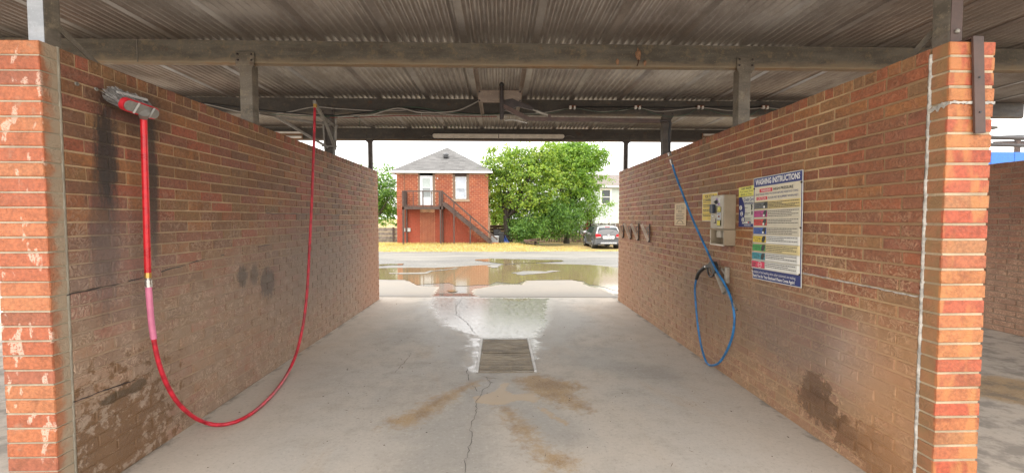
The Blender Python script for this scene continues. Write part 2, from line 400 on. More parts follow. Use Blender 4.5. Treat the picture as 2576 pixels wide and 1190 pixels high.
def ground_mat():
    g = G("lot_and_verge", .85); p = g.pos(); yz = g.sep(p)
    a = g.noise(g.scale(p, .35, 1, 1), 1.1, 6, .65); f = g.noise(p, 28, 5, .75); f2 = g.noise(p, 90, 3, .7)
    asp = g.mix(g.mapr(a, .38, .62), (.138, .133, .122), (.195, .185, .164))
    asp = g.mix(g.mapr(f, .52, .7, 0, .6), asp, (.20, .19, .168)); asp = g.mix(g.mapr(f2, .5, .68, 0, .5), asp, (.085, .08, .075))
    pale = g.noise(g.scale(p, .12, 1.1, 1), 1.6, 5, .6); asp = g.mix(g.mapr(pale, .56, .62, 0, .65), asp, (.27, .25, .21))
    s = g.noise(p, 3.5, 6, .7); t = g.noise(p, .6, 5, .6); u = g.noise(p, 45, 4, .7)
    soil = g.mix(g.mapr(s, .35, .62), (.40, .29, .10), (.25, .16, .07))
    soil = g.mix(g.mapr(t, .45, .65, 0, .7), soil, (.12, .13, .035)); soil = g.mix(g.mapr(u, .5, .7, 0, .6), soil, (.55, .43, .17))
    e = g.math('ADD', yz[1], g.math('MULTIPLY', g.math('SUBTRACT', g.noise(p, .8, 6, .65), .5), 2.2))
    k = g.mapr(e, 26.3, 26.8)
    wet = g.mapr(g.math('ADD', yz[1], g.math('MULTIPLY', g.math('SUBTRACT', a, .5), 5)), 18.6, 16.0, 0, .75)
    asp = g.mix(wet, asp, g.n('ShaderNodeVectorMath', {0: asp, 'Scale': .62}, operation='SCALE').outputs[0])
    wet2 = g.math('MULTIPLY', wet, g.mapr(f, .3, .6))
    g.set(Base_Color=g.mix(k, asp, soil), Roughness=g.mapr(wet2, 0, .75, .85, .5), Normal=g.bump(g.math('ADD', f, g.math('MULTIPLY', f2, .5)), .5, .02))
    return g.m
def water():
    g = G("puddle_water", .03); p = g.pos(); g.b.inputs['IOR'].default_value = 1.33
    n = g.noise(p, .9, 4, .6)
    rip = g.math('ADD', g.noise(g.scale(p, 1, .55, 1), 9, 2, .4), 0)
    g.set(Base_Color=g.mix(n, (.15, .112, .062), (.20, .155, .09)), Roughness=.07, Normal=g.bump(rip, .05, .01))
    return g.m
def sheet_metal(name, base, dark, rust=.25):
    g = G(name, .55, .7); p = g.pos()
    s = g.noise(g.scale(p, 1.2, .8, 1.2), 3.0, 6, .65); b = g.noise(p, 1.4, 5, .6); f = g.noise(p, 90, 3, .7)
    col = g.mix(g.mapr(s, .35, .65), base, dark); col = g.mix(g.mapr(f, .55, .7, 0, .35), col, tuple(c*1.5 for c in base))
    col = g.mix(g.mapr(b, .52, .75, 0, .5), col, (.22, .175, .135))
    r = g.noise(g.scale(p, 5, .9, 5), 1.6, 6, .7); col = g.mix(g.mapr(r, .70, .76, 0, rust*2), col, (.13, .055, .025))
    g.set(Base_Color=col, Roughness=g.mapr(s, .3, .7, .34, .52), Normal=g.bump(g.math('ADD', f, b), .12, .004))
    return g.m
def old_steel(name, base, lo, hi, rust=.5, zr=None):
    """weathered galvanised / painted steel: mineral crust low on the section, rust freckles"""
    g = G(name, .6, .2); p = g.pos(); yz = g.sep(p)
    a = g.noise(g.scale(p, .6, 1, 2.2), 5, 6, .65); f = g.noise(p, 70, 5, .75); b = g.noise(p, 13, 6, .7)
    col = g.mix(g.mapr(a, .35, .65), base, lo); col = g.mix(g.mapr(b, .5, .7, 0, .6), col, hi)
    col = g.mix(g.mapr(f, .55, .72, 0, .45), col, tuple(min(1, c*1.5) for c in hi))
    if zr:
        z = g.math('ADD', yz[2], g.math('MULTIPLY', g.math('SUBTRACT', a, .5), .12))
        col = g.mix(g.mapr(z, zr[0], zr[1], .75, 0), col, hi)
        col = g.mix(g.mapr(z, zr[0] - .03, zr[0] + .005, .75, 0), col, (.24, .135, .06))
    col = g.mix(g.mapr(g.noise(p, 7, 6, .75), .60, .68, 0, rust), col, (.14, .06, .028))
    g.set(Base_Color=col, Roughness=g.mapr(b, .3, .7, .5, .75), Normal=g.bump(g.math('ADD', f, b), .18, .004))
    return g.m
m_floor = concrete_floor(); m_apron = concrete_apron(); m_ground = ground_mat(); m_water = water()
m_sheet = sheet_metal("corrugated_steel", (.42, .385, .355), (.32, .29, .265))
m_lap = sheet_metal("corrugated_lap", (.30, .272, .248), (.23, .208, .19), .6)
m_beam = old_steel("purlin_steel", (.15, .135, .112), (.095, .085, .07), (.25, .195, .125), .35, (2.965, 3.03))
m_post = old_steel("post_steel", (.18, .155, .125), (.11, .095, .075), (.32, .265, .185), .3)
m_postf = old_steel("post_steel_clean", (.45, .47, .50), (.34, .36, .39), (.52, .54, .57), .12)
m_dark = flat("dark_painted_steel", (.045, .034, .032), .5, .2, .35)
m_brown = flat("brown_painted_steel", (.085, .052, .043), .55, .1, .3, 9, .2)
m_mid = flat("grey_steel", (.26, .24, .21), .5, .4, .3)
m_seal_w = flat("white_sealant", (.44, .41, .365), .65, 0, .4, 30, .6)
m_seal_g = flat("grey_joint_filler", (.36, .32, .25), .7, 0, .2, 12, .4)

# ------------------------------------------------------------------ the ground
def poly_sdf(P, polys):
    """signed distance (negative inside) of points P (n,2) to the union of polygons"""
    best = np.full(len(P), 1e9)
    for poly in polys:
        A = np.array(poly, float); B = np.roll(A, -1, 0)
        d2 = np.full(len(P), 1e9); ins = np.zeros(len(P), bool)
        for a, b in zip(A, B):
            e = b - a; t = np.clip(((P - a) @ e) / max(1e-9, e @ e), 0, 1)
            d2 = np.minimum(d2, ((P - a - t[:, None] * e) ** 2).sum(1))
            c = (a[1] > P[:, 1]) != (b[1] > P[:, 1])
            with np.errstate(divide='ignore', invalid='ignore'):
                xi = a[0] + (P[:, 1] - a[1]) * e[0] / e[1]
            ins ^= c & (P[:, 0] < xi)
        best = np.minimum(best, np.where(ins, -1, 1) * np.sqrt(d2))
    return best
def grid_mesh(name, xs, ys, zf, mat, attrs={}):
    X, Y = np.meshgrid(xs, ys); nx, ny = len(xs), len(ys)
    Z = zf(X, Y); V = np.stack([X.ravel(), Y.ravel(), Z.ravel()], 1)
    i = np.arange(nx * ny).reshape(ny, nx)
    Fq = np.stack([i[:-1, :-1].ravel(), i[:-1, 1:].ravel(), i[1:, 1:].ravel(), i[1:, :-1].ravel()], 1)
    me = bpy.data.meshes.new(name); me.from_pydata(V.tolist(), [], Fq.tolist()); me.materials.append(mat)
    for k, polys in attrs.items():
        at = me.attributes.new(k, 'FLOAT', 'POINT'); at.data.foreach_set('value', poly_sdf(V[:, :2], polys).astype(np.float32))
    me.polygons.foreach_set('use_smooth', [True] * len(me.polygons))
    return link(bpy.data.objects.new(name, me))
def fpoly(pts, ox, oy, s, z=0.0): return [tuple(onZ(z, *q)[:2]) for q in zp(pts, ox, oy, s)]
Z8 = (900, 700, 2.356); Z7 = (940, 340, 2.705)
wetP = [fpoly(q, *Z8) for q in (
    [(480,136),(1180,136),(1165,300),(1105,370),(1060,380),(770,380),(700,355),(560,310),(500,250),(450,170)],
    [(690,365),(775,375),(745,590),(690,560),(715,480)], [(1050,375),(1115,390),(1100,460),(1078,510)])]
dampP = [fpoly(q, *Z8) for q in (
    [(740,590),(900,610),(1090,760),(1300,900),(1420,980),(1150,1040),(1080,960),(1000,880),(880,780),(820,770),(800,900),(860,1100),(850,1260),(200,1260),(330,1050),(380,900),(600,740),(700,640)],
    [(430,130),(540,300),(700,380),(690,600),(600,560),(420,420),(380,200)], [(1180,130),(1420,260),(1300,420),(1120,470),(1100,380),(1165,300)],
    [(1250,470),(1500,500),(1900,560),(1980,620),(1900,640),(1500,580),(1300,540)])]
mudP = [fpoly(q, *Z8) for q in (
    [(780,615),(700,640),(520,720),(380,800),(200,860),(180,900),(330,900),(480,820),(600,740),(720,660)],
    [(960,620),(1100,590),(1220,620),(1340,640),(1370,670),(1330,710),(1400,770),(1410,800),(1300,800),(1180,740),(1050,690)],
    [(880,780),(940,790),(1000,850),(1100,960),(1200,1060),(1320,1110),(1310,1160),(1180,1170),(1120,1080),(1020,980),(930,880)],
    [(900,140),(1060,140),(1040,156),(930,156)])] + [[tuple(onZ(0, *q)[:2]) for q in [(2430,945),(2500,945),(2576,958),(2650,1000),(2600,1022),(2520,1008),(2430,990)]]]
slurP = [fpoly(q, *Z8) for q in (
    [(720,730),(850,690),(890,640),(960,640),(910,680),(960,710),(1080,705),(1115,735),(1090,760),(1000,745),(900,775),(820,770),(740,760)],
    [(1100,785),(1150,800),(1290,885),(1280,900),(1200,860)])]
xs = np.concatenate([[-30, -12, -7.5, -4], np.arange(-2.6, 2.61, .03), np.arange(2.7, 6.7, .1), [7.5, 12, 30]])
ys = np.concatenate([[-14, -6, -1, 1], np.arange(2.0, 8.29, .03), [8.29]])
JS = -.047                                    # the slab joint runs slightly askew
def joint_y(x): return 8.275 + JS * np.clip(x, -8, 12)
def zfloor(X, Y):                             # shallow fall to the drain
    return -0.018 * np.exp(-((X - .06) ** 2 / 1.6 + (Y - 4.85) ** 2 / 2.6))
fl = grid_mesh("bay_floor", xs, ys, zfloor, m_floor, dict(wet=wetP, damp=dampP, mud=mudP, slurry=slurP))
for v in fl.data.vertices:
    if v.co.y > 7.6: v.co.y += (joint_y(v.co.x) - 8.29) * (v.co.y - 7.6) / .69
# leave the pit under the drain grate open
bm = bmesh.new(); bm.from_mesh(fl.data)
GX0, GX1, GY0, GY1 = -.232, .358, 4.26, 5.44
bmesh.ops.delete(bm, geom=[f for f in bm.faces if GX0+.02 < f.calc_center_median().x < GX1-.02 and GY0+.02 < f.calc_center_median().y < GY1-.02], context='FACES')
bm.to_mesh(fl.data); bm.free()
tag(fl, 'stained wet concrete floor of the wash bay', kind='structure')
# apron beyond the joint
apW = [fpoly(q, *Z7, -.02) for q in (
    [(60,985),(250,1000),(300,1025),(350,1048),(470,1050),(440,1105),(430,1135),(750,1135),(735,1110),(712,1080),(735,1062),(830,1050),(900,1035),(1050,1035),(1090,1012),(1000,985),(700,960)],
    [(1390,1000),(1470,1020),(1510,1045),(1600,1062),(1660,1090),(1700,1115),(1800,1120),(1900,1000),(1700,980)])]
xa = np.concatenate([[-30, -12, -7, -4.5], np.arange(-3.6, 3.61, .05), [4.5, 7, 12, 30]])
def ss(t): t = np.clip(t, 0, 1); return t * t * (3 - 2 * t)
def zap(X, Y): return np.where(Y < 0.03, -.03, -.003 - .043 * ss(Y / .75))
ap = grid_mesh("concrete_apron", xa, np.concatenate([[0, .028], np.arange(.06, 2.75, .06)]), zap, m_apron)
for v in ap.data.vertices: v.co.y += joint_y(v.co.x) + .012
at = ap.data.attributes.new('wet', 'FLOAT', 'POINT')
at.data.foreach_set('value', poly_sdf(np.array([v.co[:2] for v in ap.data.vertices]), apW).astype(np.float32))
tag(ap, 'pale concrete apron outside the bay', kind='structure')
PZ = -.040
def gz(X, Y):
    X, Y = np.asarray(X, float), np.asarray(Y, float)
    z = -.12 + .068 * ss((Y - 9.2) / 1.2) - .40 * ss((Y - 16.6) / 8)
    z = z - .045 * ss((Y - 24.5) / 2)
    z = z + .22 * ss((Y - 26.4) / 3.2) * (1 - ss((X - .5) / 3.5))
    return z + .10 * ss((Y - 40) / 20)
gx = np.concatenate([[-700, -200, -80, -40], np.arange(-24, 24.1, .6), [40, 80, 200, 700]])
gy = np.concatenate([[-60, -20, 0, 6], np.arange(8, 42, .5), [48, 60, 90, 200, 500, 1500]])
gr = grid_mesh("ground", gx, gy, gz, m_ground)
tag(gr, 'worn asphalt lot running out to dry grass', kind='structure')
def jag(poly, amp, seg):
    out = []; r = random.Random(3)
    for a, b in zip(poly, poly[1:] + poly[:1]):
        a, b = Vector(a), Vector(b); L = (b - a).length; n = max(1, min(40, int(L / seg)))
        for k in range(n):
            q = a.lerp(b, k / n); out.append((q.x + r.uniform(-amp, amp), q.y + r.uniform(-amp, amp)))
    return out
def sheet(name, poly, z, mat, amp=.03, seg=.12, edge=.0):
    bm = bmesh.new(); f = bm.faces.new([bm.verts.new((x, y, z)) for x, y in jag(poly, amp, seg)])
    if f.normal.z < 0: f.normal_flip()
    bm.normal_update(); bmesh.ops.triangulate(bm, faces=bm.faces[:])
    for f in bm.faces:
        if f.normal.z < 0: f.normal_flip()
    me = bpy.data.meshes.new(name); bm.to_mesh(me); bm.free(); me.materials.append(mat)
    return link(bpy.data.objects.new(name, me))
def w7(q): return fpoly(q, *Z7, PZ)
sheet("puddle", w7([(-500,930),(70,928),(290,925),(450,926),(600,919),(700,911),(830,906),(930,905),(1040,897),(1140,894),(1330,900),(1520,905),(1620,914),(1720,925),(1900,938),(2300,950),(2300,1110),(1800,1096),(1700,1080),(1640,1065),(1570,1047),(1510,1040),(1485,1018),(1400,1008),(1200,1010),(1080,1012),(1030,1034),(950,1032),(880,1022),(830,1042),(720,1046),(660,1052),(590,1050),(560,1030),(480,1032),(330,1044),(290,1022),(250,1008),(70,1006),(-500,1012)]), PZ, m_water)
sheet("puddle", w7([(735,868),(840,862),(1100,868),(1330,873),(1345,880),(1200,889),(1130,892),(1040,895),(930,901),(880,893),(820,884),(740,876)]), PZ - .001, m_water, .05, .2)
sheet("puddle", w7([(70,902),(150,898),(250,897),(240,905),(130,908),(70,912)]), PZ - .001, m_water, .05, .2)
sheet("puddle", w7([(540,1085),(575,1078),(615,1083),(600,1093),(560,1094)]), PZ + .006, m_water, .02, .1)
i_pud = 0
for o, lb in zip([o for o in COL.objects if o.name.startswith('puddle')], ('broad muddy puddle reflecting house and trees', 'long thin puddle tongue on the asphalt', 'small puddle by the left wall end', 'little round puddle on the wet apron')):
    tag(o, lb, kind='structure')
for q, lb in (([(95,960),(190,963),(380,958),(420,947),(520,938),(640,924),(560,937),(440,950),(390,966),(300,970),(180,968)], 'gritty bar of asphalt showing above the puddle'),
          ([(985,962),(1030,955),(1110,948),(1220,952),(1310,948),(1220,962),(1130,972),(1050,976)], 'patch of broken asphalt standing out of the puddle'),
          ([(820,914),(850,908),(905,904),(915,909),(880,916),(895,925),(850,928)], 'small gravelly spit at the end of the puddle tongue'),
          ([(1230,951),(1265,946),(1320,948),(1290,955),(1245,956)], 'thin pale sliver of asphalt in the puddle')):
    tag(sheet("asphalt_bar", w7(q), PZ + .005 + (.004 if 'sliver' in lb else 0), m_ground, .06, .15), lb, kind='structure')
# cracks: thin dark ribbons following the traced lines
m_crack = flat("crack_dirt", (.085, .075, .065), .9, 0, .3)
def crack(pts, wdt, zo=.003):
    P = [onZ(0, *q) for q in zp(pts, *Z8)]; r = random.Random(len(pts)); path = []
    for a, b in zip(P, P[1:]):
        n = max(2, int((b - a).length / .035))
        for k in range(n): path.append(a.lerp(b, k / n) + Vector((r.uniform(-.010, .010), r.uniform(-.010, .010), 0)))
    path.append(P[-1]); V = []; n = len(path)
    for i, p in enumerate(path):
        d = (path[min(i+1, n-1)] - path[max(i-1, 0)]).normalized(); s = Vector((-d.y, d.x, 0)) * wdt * (.35 + r.random()) * (1 if 0 < i < n-1 else .1)
        z = float(zfloor(p.x, p.y)) + zo
        V += [(p.x - s.x, p.y - s.y, z), (p.x + s.x, p.y + s.y, z)]
    MB().add(V, [(2*i, 2*i+1, 2*i+3, 2*i+2) for i in range(n-1)]).build("crack", m_crack, fl)
crack([(740,590),(790,605),(825,635),(810,660),(775,685),(770,705),(738,760),(740,820),(705,890),(697,925),(715,960),(705,1000),(690,1050),(672,1110),(668,1200)], .0021)
crack([(825,635),(850,640)], .004); crack([(790,605),(880,618)], .003); crack([(715,650),(745,695)], .003); crack([(690,545),(683,580),(694,630)], .003)
crack([(345,475),(250,585)], .002); crack([(655,145),(615,190),(620,240),(680,280),(710,320),(735,350)], .003); crack([(525,262),(575,264)], .004); crack([(450,275),(500,285)], .003)
# slab joint: dark gap strip
jp = [(x, float(joint_y(x))) for x in np.linspace(-7, 11, 40)]
MB().add([(x, y - .004, -.012) for x, y in jp] + [(x, y + .05, -.034) for x, y in jp], [(i, i+1, i+41, i+40) for i in range(39)]).build("slab_joint", m_crack, fl)

# ------------------------------------------------------------------ brick walls
def brick_mesh(name, L, H, D, mat, seed, c=.004):
    """a pressed brick: D across the wall (x), L along (y), H high (z), arrises knocked off and a little uneven"""
    r = random.Random(seed); j = lambda a: r.uniform(-a, a); V = []
    for x, ins in ((-D/2, c), (-D/2 + c, 0), (D/2 - c, 0), (D/2, c)):
        for sy, sz in ((-1, -1), (1, -1), (1, 1), (-1, 1)):
            V.append((x + j(.0008), sy * (L/2 - ins) + j(.0014), sz * (H/2 - ins) + j(.0012)))
    Fc = [(3,2,1,0), (12,13,14,15)]
    for k in range(3):
        for i in range(4): Fc.append((4*k+i, 4*k+(i+1) % 4, 4*k+4+(i+1) % 4, 4*k+4+i))
    return MB().add(V, Fc).mesh(name, mat)
def in_frame(p):
    if p[1] < .3: return 0
    x, y, d = project(p)
    return 1.0 / d ** 2 if -60 < x < 2640 and -40 < y < 1230 else 0
def make_wall(xface, side, T, y0, y1, H, n, mb, mm, mpier, mpm, label, cap=300, view=None, pier=.092, joint=.012, seal=None, mj=.013):
    """side -1: the bay face looks to +X (left wall); +1: it looks to -X. n courses, the top one of headers"""
    xc = xface + side * T / 2
    w_ = empty("brick_wall", (xc, y0, 0)); tag(w_, label, 'wall', 'brick walls between the wash bays')
    ch = H / n; Lm = .256; pr = .006
    yj = y0 + pier + joint                                   # the wall proper starts behind the control joint
    meshes = [brick_mesh("brick", Lm - mj, ch - mj, T, mb, 10 + i) for i in range(4)]
    heads = [brick_mesh("coping_brick", .070, ch - mj + .003, T, mb, 30 + i) for i in range(3)]
    ends = []
    for i in range(4):
        b = brick_mesh("brick", T, ch - mj, pier, mpier, 50 + i)   # turned: long way across the wall end
        for v in b.vertices: v.co = (-v.co.y, v.co.x, v.co.z)
        ends.append(b)
    core = MB().box((-T/2 + pr, yj - y0, -.05), (T/2 - pr, y1 - y0 - pr, H - pr)).build("mortar_bed", mm, w_)
    MB().box((-T/2 + pr, pr, -.05), (T/2 - pr, pier, H - pr)).build("mortar_bed", mpm, w_)
    rr = random.Random(int(xface * 100)); jit = lambda a: rr.uniform(-a, a)
    spots = []
    for k in range(n - 1):
        z = ch * (k + .5); y = yj - (Lm / 2 if k % 2 else 0) - rr.random() * .02
        while y < y1 - .03:
            a, b = max(y, yj) + mj/2, min(y + Lm, y1 + mj/2) - mj/2
            if b - a > .03: spots.append((a, b, z))
            y += Lm
    def score(s):
        c = (xface, (s[0] + s[1]) / 2, s[2]); q = in_frame(c)
        return q if view is None or view[0] < c[1] < view[1] else 0
    order = sorted(range(len(spots)), key=lambda i: -score(spots[i]))
    keep = set(i for i in order[:cap - n] if score(spots[i]) > 0); rest = MB()
    for i, (a, b, z) in enumerate(spots):
        L = b - a; sc = L / (Lm - mj); off = (jit(.0016), (a + b) / 2 - y0, z + jit(.0012)); rt = (jit(.006), 0, jit(.006))
        me = meshes[rr.randrange(4)]
        if i in keep: inst("brick", me, w_, off, rt, (1, sc, 1))
        else:
            M = Matrix.LocRotScale(Vector(off), Matrix.Rotation(rt[2], 3, 'Z'), Vector((1, sc, 1)))
            rest.add([M @ v.co for v in me.vertices], [list(p.vertices) for p in me.polygons])
    o = rest.build("brickwork", mb, w_); o['kind'] = 'stuff'
    z = ch * (n - .5); y = yj + .004
    while y < y1 - .03:
        inst("coping_brick", heads[rr.randrange(3)], w_, (jit(.002), y + .035 - y0, z + jit(.0015)), (jit(.008), 0, jit(.01))); y += .080
    for k in range(n):
        inst("brick", ends[rr.randrange(4)], w_, (jit(.0015), pier / 2 + jit(.002), ch * (k + .5) + jit(.001)), (0, 0, jit(.008)))
    if seal:                                                  # control joint filler, standing out ragged where it is a white bead
        V = []; Fc = []; N = 160; xf = -side * T / 2
        for i in range(N + 1):
            zz = H * i / N * (.985 if seal[1] else 1)
            a0, a1 = pier + .001 - (rr.random() * .006 if seal[1] else 0), pier + joint - .001 + (rr.random() * .006 if seal[1] else 0)
            o_ = -side * (.004 + rr.random() * .004 if seal[1] else -.003)
            V += [(xf + side * .03, a0, zz), (xf + o_ * .2, a0, zz), (xf + o_, (a0 + a1) / 2, zz), (xf + o_ * .2, a1, zz), (xf + side * .03, a1, zz)]
        for i in range(N):
            for k in range(4): Fc.append((5*i+k, 5*i+k+1, 5*i+k+6, 5*i+k+5))
        MB().add(V, Fc, True).build("joint_sealant", seal[0], w_)
        MB().box((-T/2 + .03, pier, 0), (T/2 - .03, pier + joint, H - .02)).build("joint_filler", m_seal_g, w_)
    return w_
LY0, LY1, RY0, RY1 = 2.222, 8.12, 2.068, 7.90
wl = make_wall(XL, -1, TL_, LY0, LY1, 2.40, 32, m_brick_l, m_mort_l, m_pier_l, m_pmort_l, 'grimy brown brick wall behind the red brush, black soot streaks below it', mj=.0095, seal=(m_seal_g, False))
wr = make_wall(XR, 1, TR_, RY0, RY1, 2.385, 32, m_brick_r, m_mort_r, m_pier_r, m_pmort, 'orange brown brick wall carrying the signs, white sealant down its joint', seal=(m_seal_w, True))
wf = make_wall(XR2, 1, TR_, 2.1, 7.9, 2.27, 30, m_brick_f, m_mort_f, m_pier_r, m_pmort, 'brick wall of the neighbouring bay at the right edge', cap=140, view=(4.9, 6.4))
# smears of white sealant on the right wall
def smear(p0, p1, h, parent, name="sealant_smear"):
    r = random.Random(5); V = []; n = 40; o = parent.location
    for i in range(n + 1):
        c = p0.lerp(p1, i / n); a, b = h * (.25 + r.random() * .6), h * (.2 + r.random() * 1.1) * (1 if i < n else .2)
        V += [(c.x, c.y, c.z + a), (c.x - .003, c.y, c.z), (c.x, c.y, c.z - b)]
    V = [(x - o[0], y - o[1], z - o[2]) for x, y, z in V]
    Fc = []
    for i in range(n): Fc += [(3*i, 3*i+1, 3*i+4, 3*i+3), (3*i+1, 3*i+2, 3*i+5, 3*i+4)]
    MB().add(V, Fc, True).build(name, m_seal_w, parent)
smear(Vector((XR - .003, 3.04, 1.128)), Vector((XR - .003, RY0 + .11, 1.112)), .006, wr)
def smear_front():
    r = random.Random(8); V = []; n = 30; zz = 2.385 * 28 / 32
    for i in range(n + 1):
        x = -TR_/2 + TR_ * i / n
        V += [(x, -.004, zz + .002 + r.random()*.006), (x, -.0065, zz), (x, -.004, zz - .004 - r.random()*.008)]
    Fc = []
    for i in range(n): Fc += [(3*i, 3*i+1, 3*i+4, 3*i+3), (3*i+1, 3*i+2, 3*i+5, 3*i+4)]
    MB().add(V, Fc, True).build("sealant_smear", m_seal_w, wr)
    V = []
    for i in range(12 + 1):
        y = -.004 + .1 * i / 12
        V += [(-TR_/2 - .003, y, zz + .004 + r.random()*.012 - .02*i/12), (-TR_/2 - .007, y, zz - .02*i/12), (-TR_/2 - .003, y, zz - .006 - r.random()*.02 - .02*i/12)]
    MB().add(V, [f for i in range(12) for f in ((3*i, 3*i+1, 3*i+4, 3*i+3), (3*i+1, 3*i+2, 3*i+5, 3*i+4))], True).build("sealant_smear", m_seal_w, wr)
smear_front()
def bed_crack(pts, seed):
    r = random.Random(seed); P = [onX(XL, *q) - wl.location for q in pts]; b = MB(); path = []
    for a, c in zip(P, P[1:]):
        for k in range(12): q = a.lerp(c, k / 12); path.append(q + Vector((0, 0, r.uniform(-.003, .003))))
    V = []
    for q in path: h = .0015 + r.random() * .003; V += [(TL_/2 - .0005, q.y, q.z - h), (TL_/2 - .0005, q.y, q.z + h)]
    b.add(V, [(2*i, 2*i+1, 2*i+3, 2*i+2) for i in range(len(path)-1)]).build("joint_crack", m_dark, wl)
bed_crack([(168, 742), (330, 706), (520, 650), (690, 612)], 1); bed_crack([(668, 537), (760, 539), (862, 541)], 2); bed_crack([(845, 566), (950, 565)], 3); bed_crack([(185, 1010), (300, 968), (345, 955)], 4)
# two screw anchors left in the left wall
for q in ((193, 212), (242, 225)):
    p = onX(XL, *q) - wl.location
    MB().lathe([(.011, -.004), (.011, .003), (.006, .003), (.006, -.002)], 12, (TL_/2 + .001, p.y, p.z), 'x').build("wall_anchor", m_mid, wl)

# ------------------------------------------------------------------ canopy: beams, posts, corrugated sheets
RZ = 3.165
cano = empty("canopy", (0, 4.9, 0)); tag(cano, 'low flat canopy of dirty corrugated steel on posts over the bays', 'canopy')
def world_child(mb, name, mats, parent):
    o = mb.build(name, mats); o.parent = parent; o.matrix_parent_inverse = Matrix.Translation(-parent.location); return o
RX0, RX1, RYA, RYB = -7.63, 7.5, .9, 8.33  # unseen front overhang lengthened to cut skylight on the mouth and wall ends
SW = .662
RA = .0175; LB = .05
prof = [(0, .0, 1), (LB, .0, 1)]
nc = 9; cw = (SW - LB) / nc
for c in range(nc):
    for k in range(1, 11):
        prof.append((LB + cw * (c + k / 10), 2 * RA * (.5 - .5 * math.cos(2 * math.pi * k / 10)) ** .62, 0))
def sheet_mesh():
    V = []; Fc = []; yr = [0, (RYB - RYA) * .33, (RYB - RYA) * .66, RYB - RYA]; m = len(prof); b = MB()
    for y in yr: V += [(u, y, v) for u, v, _ in prof]
    b.add(V, [(j*m+i, j*m+i+1, (j+1)*m+i+1, (j+1)*m+i) for j in range(3) for i in range(m-1)], True)
    b.m = [1 if i == 0 else 0 for j in range(3) for i in range(m-1)]
    # lap lip
    b.add([(-.012, 0, -.003), (LB + .002, 0, -.003), (LB + .002, yr[-1], -.003), (-.012, yr[-1], -.003)], [(0, 1, 2, 3)]); b.m[-1] = 1
    return b.mesh("roof_sheet", [m_sheet, m_lap])
sm_ = sheet_mesh(); x = RX0; k = 0
while x < RX1:
    o = inst("roof_sheet", sm_, cano, (x, RYA - 4.9 + random.uniform(-.02, .02), RZ + random.uniform(0, .002)), (0, 0, 0)); x += SW; k += 1
def channel(b, y, z1, z0, xa, xb, d=.062, t=.006):
    """C purlin, web to the camera, rolled bottom edge"""
    r = .018; pts = [(y, z1), (y, z0 + r), (y + r*.3, z0 + r*.3), (y + r, z0), (y + d, z0), (y + d, z0 + .02), (y + d - t, z0 + .02), (y + d - t, z0 + t), (y + r, z0 + t), (y + t, z0 + r), (y + t, z1 - t), (y + d - t, z1 - t), (y + d - t, z1 - .02), (y + d, z1 - .02), (y + d, z1)]
    b.prism(pts, lambda u, v, t_: (t_, u, v), xa, xb)
    return b
BY = [2.27, 4.12, 6.03, 7.98]; BB = [2.95, 2.952, 2.955, 2.94]
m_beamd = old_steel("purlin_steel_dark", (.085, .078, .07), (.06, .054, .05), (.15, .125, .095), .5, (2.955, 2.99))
for i, (y, zb) in enumerate(zip(BY, BB)):
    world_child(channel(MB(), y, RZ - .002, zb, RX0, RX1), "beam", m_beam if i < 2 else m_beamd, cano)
# splice line and stiffener on the second beam
world_child(MB().box((-3.33, 4.116, 2.955), (-3.325, 4.12, 3.16)), "beam_splice", m_mid, cano)
def post(x, y, w, d, z0, z1, mat, plate=True, mats=None):
    o = empty("post"); o.parent = cano; o.location = (x, y - 4.9, 0)
    me = MB().box((-w/2, -d/2, z0), (w/2, d/2, z1), .006).build("post_shaft", mat, o)
    if plate:
        MB().box((-.085, -d/2 - .012, z1 - .015), (.085, -d/2 - .005, z1 + .10), .003).add([(-.085, -d/2-.008, z1-.01), (.085, -d/2-.008, z1-.01), (w/2, -d/2-.008, z1-.05), (-w/2, -d/2-.008, z1-.05)], [(0, 1, 2, 3)]).build("connector_plate", mat, o)
        for sx in (-.062, .062):
            for zz in (z1 + .025, z1 + .078): MB().lathe([(.010, 0), (.010, -.006), (.005, -.008)], 8, (sx, -d/2 - .012, zz), 'y').build("bolt", m_dark, o)
    return o
pd = {1: (.115, .105), 2: (.115, .1), 3: (.075, .075)}
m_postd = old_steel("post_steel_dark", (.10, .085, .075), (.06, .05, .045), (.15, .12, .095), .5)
for i in (1, 2, 3):
    for xw in (XL - TL_/2 + .04, XR + TR_/2 + .04, XR2 + TR_/2):
        wd, dp = pd[i]
        xx = xw if i != 3 else xw - (.02 if xw < 0 else 0)
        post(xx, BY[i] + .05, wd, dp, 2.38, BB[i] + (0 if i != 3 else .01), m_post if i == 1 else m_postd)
# front posts on the wall ends
o = post(-2.347, 2.335, .078, .085, 2.38, RZ - .01, m_post, False)
MB().box((-.0385, -.0455, 2.38), (.0385, -.0435, RZ - .02)).build("clean_face", m_postf, o)
o = post(2.300, 2.20, .060, .095, 2.37, RZ - .01, m_post, False)
MB().box((-.0295, -.0515, 2.37), (.0295, -.0490, RZ - .02)).build("dark_face", m_brown, o)
MB().lathe([(.011, 0), (.011, -.008), (.006, -.011)], 10, (0, -.052, 2.46), 'y').build("bolt", m_mid, o)
MB().bar((-.004, .035, 2.53), (-.004, .34, 2.30), .006, .035).build("brace", m_post, o)
o = post(XR2 + .115, 2.22, .06, .09, 2.38, RZ - .01, m_post, False)
world_child(MB().bar((-2.31, 2.36, 2.52), (-2.31, 2.62, 2.38), .006, .03), "brace", m_post, cano)

